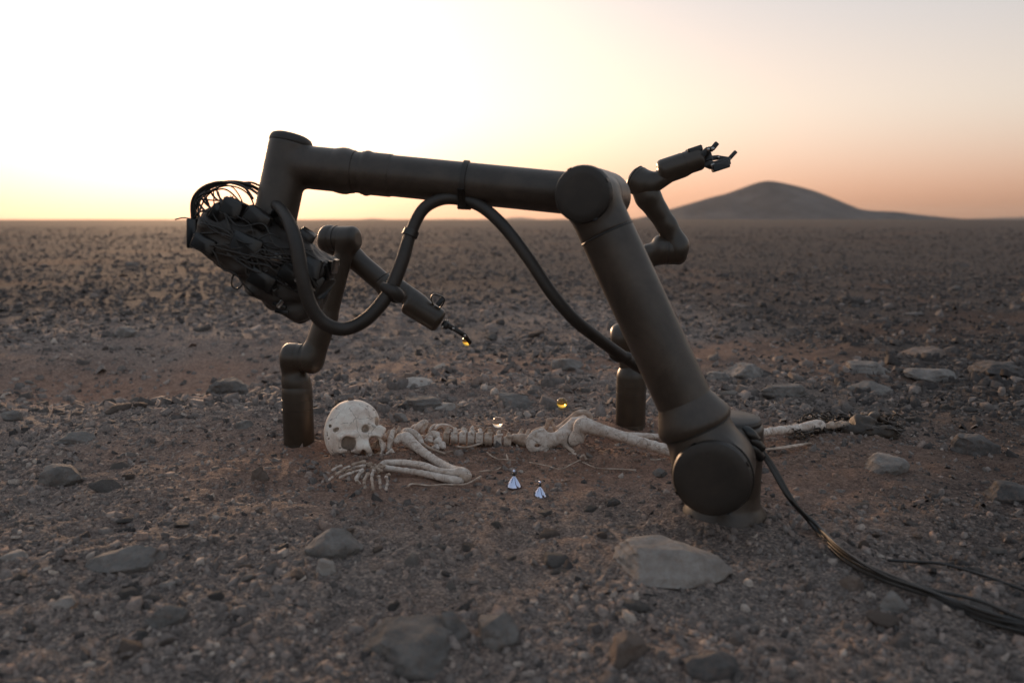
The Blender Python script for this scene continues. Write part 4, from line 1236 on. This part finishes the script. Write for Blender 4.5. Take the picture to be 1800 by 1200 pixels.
for k in range(12):
    x0 = R2.uniform(735, 880); y0 = R2.uniform(757, 768); L_ = R2.uniform(10, 26)
    stick('rib', [(x0, y0, .05 + k * .002), (x0 + L_ * .3, y0 - R2.uniform(5, 11), .06), (x0 + L_ * .7, y0 - R2.uniform(6, 12), .07), (x0 + L_, y0 + R2.uniform(-2, 4), .07)], [2, 2.6, 2.4, 1.6], M_STAIN, .5, 8, 2.40)
stick('rib', [(742, 779, .030), (755, 787, .022), (770, 793, .014), (783, 798, .010)], 3.2, M_STAIN, .6)
stick('rib', [(803, 784, .016), (818, 786, .016), (836, 782, .014), (851, 777, .012)], 2.8, M_STAIN, .6)
for px, py, y, r in ((758, 764, 2.37, 6), (765, 766, 2.36, 5.5), (768, 775, 2.34, 6), (774, 783, 2.32, 6), (764, 785, 2.32, 4.5), (752, 772, 2.34, 5)):
    bone('spine_fragment', [(px - 4, py + 2, y, r * .7), (px + 3, py - 1, y, r), (px + 6, py + 3, y - .01, r * .55)], k=.005, jit=.0016)
# ---- vertebrae
YS = 2.39
SINK = 1.2
vert_px = [(785, 770, 6), (799, 769, 7), (813.5, 769, 7.2), (828, 769.5, 7.4), (843, 770, 7.6), (858.5, 771, 7.8), (875, 774, 8), (892, 777, 8)]
for i, (px, py, w) in enumerate(vert_px):
    c = B(px, py + SINK, YS); m_ = mpx(YS)
    sx = (w - 1.3) * m_
    rr_ = R2.uniform(11.5, 13) * m_
    tip = np.array([R2.uniform(-3, 7) * m_, R2.uniform(.004, .022), R2.uniform(13, 19) * m_])
    def fn(p, c=c, sx=sx, rr_=rr_, tip=tip, m_=m_):
        q_ = p - c
        waist = 1 - .16 * np.clip(1 - (q_[:, 0] / sx) ** 2, 0, 1)
        body = s_cyl(q_ / np.stack([np.ones(len(q_)), waist, waist], 1), (-sx, 0, 0), (sx, 0, 0), rr_, .003)
        d = smin(body, s_cap(q_, (0, .006, 8 * m_), (sx * .2, .012, 15 * m_), 3.4 * m_), .005)
        d = smin(d, s_cap(q_, (sx * .3, .010, 13 * m_), tip, 3.2 * m_, 1.6 * m_), .005)
        d = smin(d, s_cap(q_, (0, .004, 10 * m_), (sx * .5, -.012, 12 * m_), 2.8 * m_, 2.0 * m_), .004)
        d = smin(d, s_cap(q_, (-sx * .6, .0, 9 * m_), (sx * 1.1, -.006, 13 * m_), 2.6 * m_, 2.0 * m_), .004)
        return d + .0014 * wob(q_ + i * .1, 130, i) + .0007 * wob(q_, 380, i)
    v, f = nets(fn, c - [sx * 1.8 + .004, .035, .028], c + [sx * 1.8 + .004, .03, .045], .0024)
    link_mesh('vertebra', v, f, M_BONE if i in (1, 2, 3, 4, 6) else M_STAIN, skel)
bone('sacrum', [(905, 770, 2.40, 9), (916, 772, 2.40, 11), (928, 776, 2.39, 10), (938, 779, 2.38, 8)], M_STAIN, jit=.0022)
bone('sacrum_process', [(914, 764, 2.41, 5), (918, 755, 2.42, 3.4)], M_STAIN, jit=.0014)
bone('sacrum_process', [(926, 766, 2.41, 5), (930, 757, 2.42, 3.4)], M_STAIN, jit=.0014)
# ---- hips
def hip_fn(p):
    a = B(952, 777, 2.345); m_ = mpx(2.345)
    d = s_ell(p, a, (29 * m_, .011, 24 * m_), RS)
    d = smin(d, s_ell(p, B(962, 767, 2.350), (18 * m_, .010, 15 * m_), RS), .010)
    d = smin(d, s_cap(p, B(972, 775, 2.345), B(992, 766, 2.35), 10 * m_, 11 * m_), .012)
    d = smin(d, s_ell(p, B(999, 773, 2.35), (14 * m_, .020, 15 * m_), RS), .010)
    d = smin(d, s_cap(p, B(986, 761, 2.36), B(1008, 742, 2.375), 8.5 * m_, 8 * m_), .010)
    d = smin(d, s_cap(p, B(1008, 742, 2.375), B(1026, 736, 2.385), 7.5 * m_, 7 * m_), .008)
    d = smin(d, s_cap(p, B(998, 785, 2.34), B(1016, 801, 2.33), 7 * m_, 5 * m_), .008)
    d = smax(d, -s_ell(p, B(971, 752, 2.345), (11 * m_, .05, 9 * m_), RS), .006)     # the notch above the blade
    d = smax(d, -s_ell(p, B(946, 783, 2.33), (6 * m_, .05, 2.6 * m_), RS), .002)
    d = smax(d, -s_ell(p, B(950, 774, 2.318), (20 * m_, .014, 14 * m_), RS), .008)   # dished face of the blade
    d = smax(d, -s_ell(p, B(1010, 774, 2.325), (13.5 * m_, .022, 14 * m_), RS), .003)  # socket
    return d + .0014 * wob(p, 110, 4) + .0006 * wob(p, 300, 6)
v, f = nets(hip_fn, B(915, 812, 2.345) - [0, .06, 0], B(1045, 715, 2.345) + [.01, .09, .02], .0027)
link_mesh('hip_bone', v, f, M_BONE, skel)
bone('hip_bone', [(940, 764, 2.44, 9), (958, 760, 2.45, 10), (978, 759, 2.45, 8), (998, 744, 2.44, 7), (1016, 729, 2.43, 6.5), (1032, 728, 2.43, 5.5), (1038, 740, 2.43, 4.5)], M_STAIN)
bone('hip_splinter', [(960, 752, 2.40, 4), (966, 738, 2.40, 3.2), (972, 735, 2.40, 2.2)], M_STAIN, jit=.002)
bone('hip_splinter', [(976, 755, 2.40, 4), (971, 742, 2.40, 3)], M_STAIN, jit=.002)
stick('bone_shard', [(996, 784, .02), (1008, 794, .015), (1018, 803, .008)], 5, M_STAIN, .4)
stick('bone_shard', [(1020, 805, .012), (1026, 800, .02), (1031, 808, .008)], 4, M_STAIN, .5)
# ---- legs
bone('thigh_bone', [(1012, 774, 2.325, 12.5), (1019, 760, 2.32, 9), (1022, 747, 2.315, 10), (1032, 748, 2.31, 10), (1060, 757, 2.30, 8.8), (1100, 769, 2.28, 8.2), (1166, 789, 2.245, 8.4), (1230, 806, 2.20, 9.5), (1262, 811, 2.17, 14)], h=.0032, k=.012)
bone('thigh_bone', [(1042, 757, 2.45, 8), (1075, 763, 2.46, 6), (1168, 768, 2.46, 5.2), (1240, 770, 2.46, 7)], h=.0032)
bone('shin_bone', [(1276, 790, 2.30, 14), (1290, 782, 2.33, 10), (1340, 761, 2.42, 7), (1400, 753, 2.47, 6.4), (1428, 748, 2.49, 7.5), (1442, 748, 2.50, 9)], h=.0032, k=.010)
bone('shin_bone', [(1252, 772, 2.46, 9), (1300, 766, 2.52, 6.5), (1400, 750, 2.58, 6), (1436, 746, 2.60, 8)], M_STAIN, h=.0034)
for px, py, y, r in ((1458, 748, 2.50, 7), (1470, 749, 2.50, 8), (1483, 748, 2.51, 7.5), (1494, 746, 2.52, 6), (1476, 744, 2.53, 5)):
    bone('foot_bone', [(px - 5, py + 1, y, r * .7), (px + 4, py - 1, y, r * .85), (px + 9, py + 1, y, r * .5)], M_STAIN, k=.006, jit=.0014)
stick('bone_shard', [(1345, 790, .012), (1385, 785, .016), (1425, 778, .010)], [4, 6, 3], M_STAIN, .35)
stick('bone_shard', [(1130, 806, .006), (1150, 808, .010), (1172, 805, .006)], 2.6, M_STAIN, .5)
# ---- arm
bone('upper_arm_bone', [(712, 768, 2.325, 9.5), (722, 777, 2.30, 8.5), (745, 795, 2.235, 6.4), (772, 813, 2.165, 6.2), (796, 826, 2.10, 6.8), (812, 832, 2.075, 8.5), (821, 836, 2.06, 7)], h=.0028, k=.010)
bone('forearm_bone', [(672, 816, 2.165, 5), (684, 813, 2.16, 4.8), (712, 813, 2.14, 5), (745, 818, 2.11, 5.4), (768, 826, 2.085, 4.8), (795, 830, 2.07, 5.2), (808, 829, 2.065, 7)], k=.006)
bone('forearm_bone', [(668, 821, 2.12, 4.2), (690, 824, 2.11, 4.6), (740, 831, 2.085, 5), (780, 840, 2.055, 6), (808, 846, 2.04, 7.5)], k=.006)
bone('elbow_bone', [(812, 838, 2.05, 6), (820, 840, 2.05, 7), (826, 834, 2.07, 4)], M_STAIN, jit=.0016)
# ---- hand
C6 = lambda cx, cy: (570 + cx / 6.31, 690 + cy / 6.31)
fingers = [
    [(462, 762), (300, 802), 17], [(455, 808), (308, 838), 16], [(430, 858), (305, 888), 15], [(520, 790), (470, 800), 18],
    [(290, 815), (205, 850), 12], [(200, 803), (82, 862), 13], [(238, 848), (122, 908), 14], [(300, 890), (165, 945), 15], [(100, 930), (48, 970), 11], [(300, 850), (240, 880), 12],
    [(430, 848), (345, 962), 19], [(352, 965), (398, 1012), 14], [(492, 888), (436, 985), 17], [(440, 990), (455, 1060), 13], [(556, 852), (522, 930), 19], [(524, 935), (543, 1085), 14],
    [(598, 915), (618, 990), 16], [(618, 992), (622, 1062), 13], [(722, 905), (685, 920), 14], [(684, 925), (706, 1000), 15], [(704, 1005), (682, 1080), 14], [(640, 860), (600, 905), 15]]
for k, (a, b, r) in enumerate(fingers):
    (x0, y0), (x1, y1) = C6(*a), C6(*b)
    z0, z1 = (.024, .016) if k < 10 else (.026, .010)
    p0, p1 = G(x0, y0, z0 + .004), G(x1, y1, z1 if k % 2 else z1 + .003)
    r_ = r / 6.31 / pxm(p0) * 1.35
    link_mesh('finger_bone', *tube([p0, p0 * .85 + p1 * .15, p0 * .5 + p1 * .5 + UP * .001, p0 * .15 + p1 * .85, p1], [r_ * .7, r_ * 1.05, r_ * .72, r_ * .95, r_ * .6], 10, 5), M_BONE if k % 3 else M_STAIN, skel)
for cx, cy in ((480, 800), (500, 812), (530, 830), (560, 800), (590, 825), (620, 800), (640, 830), (545, 855), (600, 852), (515, 798), (575, 838), (655, 815), (610, 828)):
    x0, y0 = C6(cx, cy)
    g = G(x0, y0, .024); rad = 4.2 / pxm(g)
    vv, ff = rock_shape(int(cx), 2, planes=6, flat=.9, rough=.04)
    link_mesh('wrist_bone', vv * rad + g, ff, M_STAIN, skel)
# ---- dried strips and splinters
stick('dried_strip', [(716, 856, .004), (725, 850, .008), (755, 853, .006), (778, 851, .006), (815, 851, .007), (836, 842, .010), (845, 837, .010)], [2.2, 2.6, 2, 2, 2, 2.4, 3.4], M_STAIN, .5)
stick('dried_strip', [(842, 829, .004), (855, 827, .006), (870, 826, .005), (881, 821, .010)], [2.4, 2.2, 1.8, 1.2], M_STAIN, .5)
stick('dried_strip', [(930, 812, .004), (960, 818, .005), (985, 824, .005), (1005, 815, .008), (1020, 808, .01)], 1.5, M_STAIN, .6)
stick('dried_strip', [(1024, 812, .006), (1050, 822, .005), (1085, 824, .005), (1118, 826, .006)], [1.4, 1.5, 2.2, 2.4], M_STAIN, .5)
for a in ([(862, 800), (878, 808)], [(872, 806), (908, 809)], [(890, 798), (893, 808)], [(856, 794), (866, 803)], [(744, 803), (770, 797)], [(770, 796), (800, 792)]):
    stick('splinter', [(a[0][0], a[0][1], .006), ((a[0][0] + a[1][0]) / 2, (a[0][1] + a[1][1]) / 2, .010), (a[1][0], a[1][1], .008)], [1.2, 2.0, 1.0], M_STAIN, .5, 6)

# ---- the dark leathery remains round the foot
LT = P(1540, 756, 2.50)
def leather_fn(p):
    d = s_cap(p, P(1492, 757, 2.48), P(1562, 763, 2.47), .025, .024)
    d = smin(d, s_cap(p, P(1562, 765, 2.47), P(1580, 757, 2.49), .015, .010), .012)
    d = smin(d, s_cap(p, P(1505, 746, 2.50), P(1540, 731, 2.56), .017, .010), .014)
    d = smin(d, s_cap(p, P(1535, 731, 2.57), P(1572, 746, 2.55), .010, .011), .010)
    d = smin(d, s_ell(p, P(1520, 750, 2.52), (.052, .040, .036)), .014)
    d = smax(d, -s_ell(p, P(1553, 746, 2.49), (.020, .032, .016)), .006)
    return d + .007 * wob(p, 75, 8) + .003 * wob(p, 190, 9)
v, f = nets(leather_fn, LT - [.13, .10, .065], LT + [.12, .13, .085], .004)
v[:, 2] = np.maximum(v[:, 2], -.004)
lr = link_mesh('leather_remains', v, f, M_LEATHER, loc=(LT[0], LT[1], 0))
tag(lr, 'dark curled leathery remains around the foot bones', 'leather')
# matted fibre above the shin
parts_ = []
for k in range(330):
    a = R2.uniform(1400, 1570); b = R2.uniform(724, 754) + (8 if a < 1430 else 0)
    p0 = G(a, b + 6, R2.uniform(.0, .03))
    pts = [p0 + np.array([t * R2.uniform(.02, .05) * (1 if k % 2 else -1), R2.normal() * .008, .012 * math.sin(t * 2.4 + k) * R2.uniform(.3, 1.4)]) for t in np.linspace(0, 1, 5)]
    for q_ in pts: q_[2] = max(q_[2], float(height(q_[0], q_[1])) + .001)
    parts_.append(tube(pts, R2.uniform(.0012, .0036), 5, 4))
v, f = join(parts_)
tag(link_mesh('matted_fibre', v, f, M_LEATHER, loc=tuple(G(1470, 748))), 'dark matted fibres tangled over the ankle bones', 'fibre', kind='stuff')

# ---- crumbs of dug soil
r_ = np.random.default_rng(88)
Vs, Fs, n_ = [], [], 0
for k in range(5200):
    px = r_.uniform(580, 1560); py = r_.normal(802, 17) if k % 3 else r_.normal(765, 10)
    g = G(px, py); s_ = .0024 * (1 + r_.pareto(2.2)); s_ = min(s_, .014)
    v, f = PEB[k % 24]
    a = r_.uniform(0, 6.28); v = v @ np.array([[math.cos(a), -math.sin(a), 0], [math.sin(a), math.cos(a), 0], [0, 0, 1.2]]) * s_
    Vs.append(v + [g[0], g[1], float(height(g[0], g[1]))]); Fs.append(f + n_); n_ += len(v)
tag(link_mesh('soil_crumbs', np.vstack(Vs), np.vstack(Fs), M_CLOD, smooth=False), 'small brown soil crumbs strewn along the skeleton', 'soil', kind='stuff')
vv, ff = rock_shape(777, 2, planes=9, flat=.9, rough=.08)
cl = P(615.5, 704, 2.345)
tag(link_mesh('soil_clod', vv * .011 + cl, ff, M_CLOD, smooth=False, loc=tuple(cl)), 'small brown clod of soil sitting on top of the skull', 'clod')
# ------------------------------------------------------------------ glass balls
def glass(name, col, ior=1.5):
    m, nt, bs = new_mat(name)
    bs.inputs['Base Color'].default_value = (*col, 1); bs.inputs['Transmission Weight'].default_value = 1
    bs.inputs['Roughness'].default_value = .0; bs.inputs['IOR'].default_value = ior
    return m
M_AMBER = glass('amber_glass', (1.0, .62, .10))
M_CLEAR = glass('smoky_glass', (.86, .74, .62))
def ball(c, r, mat, label, group='glass balls'):
    v, f = ICO[4]
    o = link_mesh('glass_ball', v * r + c, f, mat, loc=tuple(c))
    return tag(o, label, 'ball', group)
g = G(988, 718); r = 9.2 / pxm(g); g[2] = float(height(g[0], g[1])) + r
ball(P(988, 708, g[1]), r, M_AMBER, 'amber glass ball half filled with golden light, beyond the hip bones')
c = P(875, 742, 2.40); ball(c, 9.6 / pxm(c), M_CLEAR, 'smoky clear glass ball perched on the backbone')
c = P(821, 599.5, LY - .020); ball(c, 8.4 / pxm(c), M_AMBER, 'amber glass ball glinting in the gripper tip of the small arm')

# ------------------------------------------------------------------ chrome cones
m_, nt, bs = new_mat('chrome')
bs.inputs['Metallic'].default_value = 1; bs.inputs['Base Color'].default_value = (.56, .61, .80, 1)
nt.links.new(ramp(nt, noise(nt, 90, 4), [(.4, (.03, .03, .03)), (.7, (.10, .10, .10))]), bs.inputs['Roughness'])
M_CHROME = m_
for (px, py), w, lab in (((903.5, 850), 27.5, 'small chrome cone with a bead tip, set closer to the backbone'), ((949, 867.5), 25, 'small chrome cone with a bead tip, set closer to the gravel')):
    g = G(px, py); g[2] = float(height(g[0], g[1])); s_ = w / 2 / pxm(g)
    root = thing('chrome_cone', lab, 'cone', g, 'pair of chrome cones')
    o = link_mesh('cone', *lathe(g - UP * .002, UP, [(0, s_ * .97), (.002, s_), (.004, s_ * .985), (s_ * .55, s_ * .74), (s_ * 1.1, s_ * .40), (s_ * 1.34, s_ * .20), (s_ * 1.42, s_ * .15)], 48), M_CHROME, root); sharpen(o, 50)
    o = link_mesh('neck', *lathe(g + UP * s_ * 1.38, UP, [(0, s_ * .17), (s_ * .12, s_ * .20), (s_ * .34, s_ * .19), (s_ * .40, s_ * .14)], 24), M_BLK, root)
    o = link_mesh('bead', *lathe(g + UP * s_ * 1.74, UP, [(0, s_ * .10), (s_ * .06, s_ * .16), (s_ * .16, s_ * .20), (s_ * .28, s_ * .19), (s_ * .40, s_ * .12), (s_ * .47, s_ * .03)], 24), M_CHROME, root)

# ------------------------------------------------------------------ cables from the big arm's foot
cb = thing('cable_bundle', 'bundle of black cables running from the big robot shoulder across the gravel', 'cable', G(1440, 945))
top = BASE + UP * .21
for k in range(6):
    j = lambda s: R2.normal() * s
    o_ = (k - 2.5)
    pts = [P(1296 + o_ * 2, 752, by - .03), P(1320 + o_ * 3, 774 + abs(o_), by - .065), P(1352 + o_ * 3.2, 812 + o_ * 2, by - .075), P(1392 + o_ * 3, 880 + o_ * 2, by - .10), ]
    for (px, py) in ((1432, 934), (1480, 978), (1545, 1022), (1630, 1062), (1720, 1096), (1800, 1118), (1900, 1140), (2050, 1165)):
        sp = 1.4 if px < 1500 else 2.8
        g = G(px + o_ * sp * .6, py + o_ * sp + j(3.2)); g[2] = float(height(g[0], g[1])) + .008 + (.012 if k % 2 else .0) + abs(j(.003))
        pts.append(g)
    rr_ = [.0026, .0036, .0030, .0038, .0033, .0026][k]
    link_mesh('cable', *tube(pts, [rr_ * 1.5, rr_ * 1.5] + [rr_] * (len(pts) - 2), 10, 7), M_CABLE, cb)
for k, (x0, y0, x1, y1) in enumerate(((1300, 752, 1332, 775), (1304, 760, 1340, 790), (1302, 768, 1340, 806))):
    link_mesh('connector', *tube([P(x0, y0, by - .055), P((x0 + x1) / 2, (y0 + y1) / 2 - 2, by - .075), P(x1, y1, by - .075)], [.012, .014, .010], 12, 6), M_BLK, cb)
pts = []
for px, py in ((1560, 985), (1600, 990), (1650, 1000), (1700, 1010), (1750, 1028), (1820, 1050), (1920, 1080)):
    g = G(px, py); g[2] = float(height(g[0], g[1])) + .006; pts.append(g)
tag(link_mesh('loose_cable', *tube(pts, .0032, 8, 6), M_CABLE, loc=tuple(pts[0])), 'single thin black cable lying apart from the cable bundle', 'cable')
# ------------------------------------------------------------------ dusty evening air
hz_m = bpy.data.materials.new('dusty_air'); hz_m.use_nodes = True
nt = hz_m.node_tree; nt.nodes.clear()
ho = nt.nodes.new('ShaderNodeOutputMaterial'); hv = nt.nodes.new('ShaderNodeVolumePrincipled')
hv.inputs['Color'].default_value = (.92, .86, .80, 1); hv.inputs['Density'].default_value = HAZE_DENSITY; hv.inputs['Anisotropy'].default_value = .55
nt.links.new(hv.outputs[0], ho.inputs['Volume'])
hb = 17500.0
v = np.array([(x, y, z) for x in (-hb, hb) for y in (-hb, hb) for z in (-8.0, 220.0)])
f = [[0, 1, 3, 2], [4, 6, 7, 5], [0, 4, 5, 1], [2, 3, 7, 6], [0, 2, 6, 4], [1, 5, 7, 3]]
tag(link_mesh('haze', v, f, hz_m, smooth=False), 'thin dusty evening air over the plain', 'haze', kind='stuff')
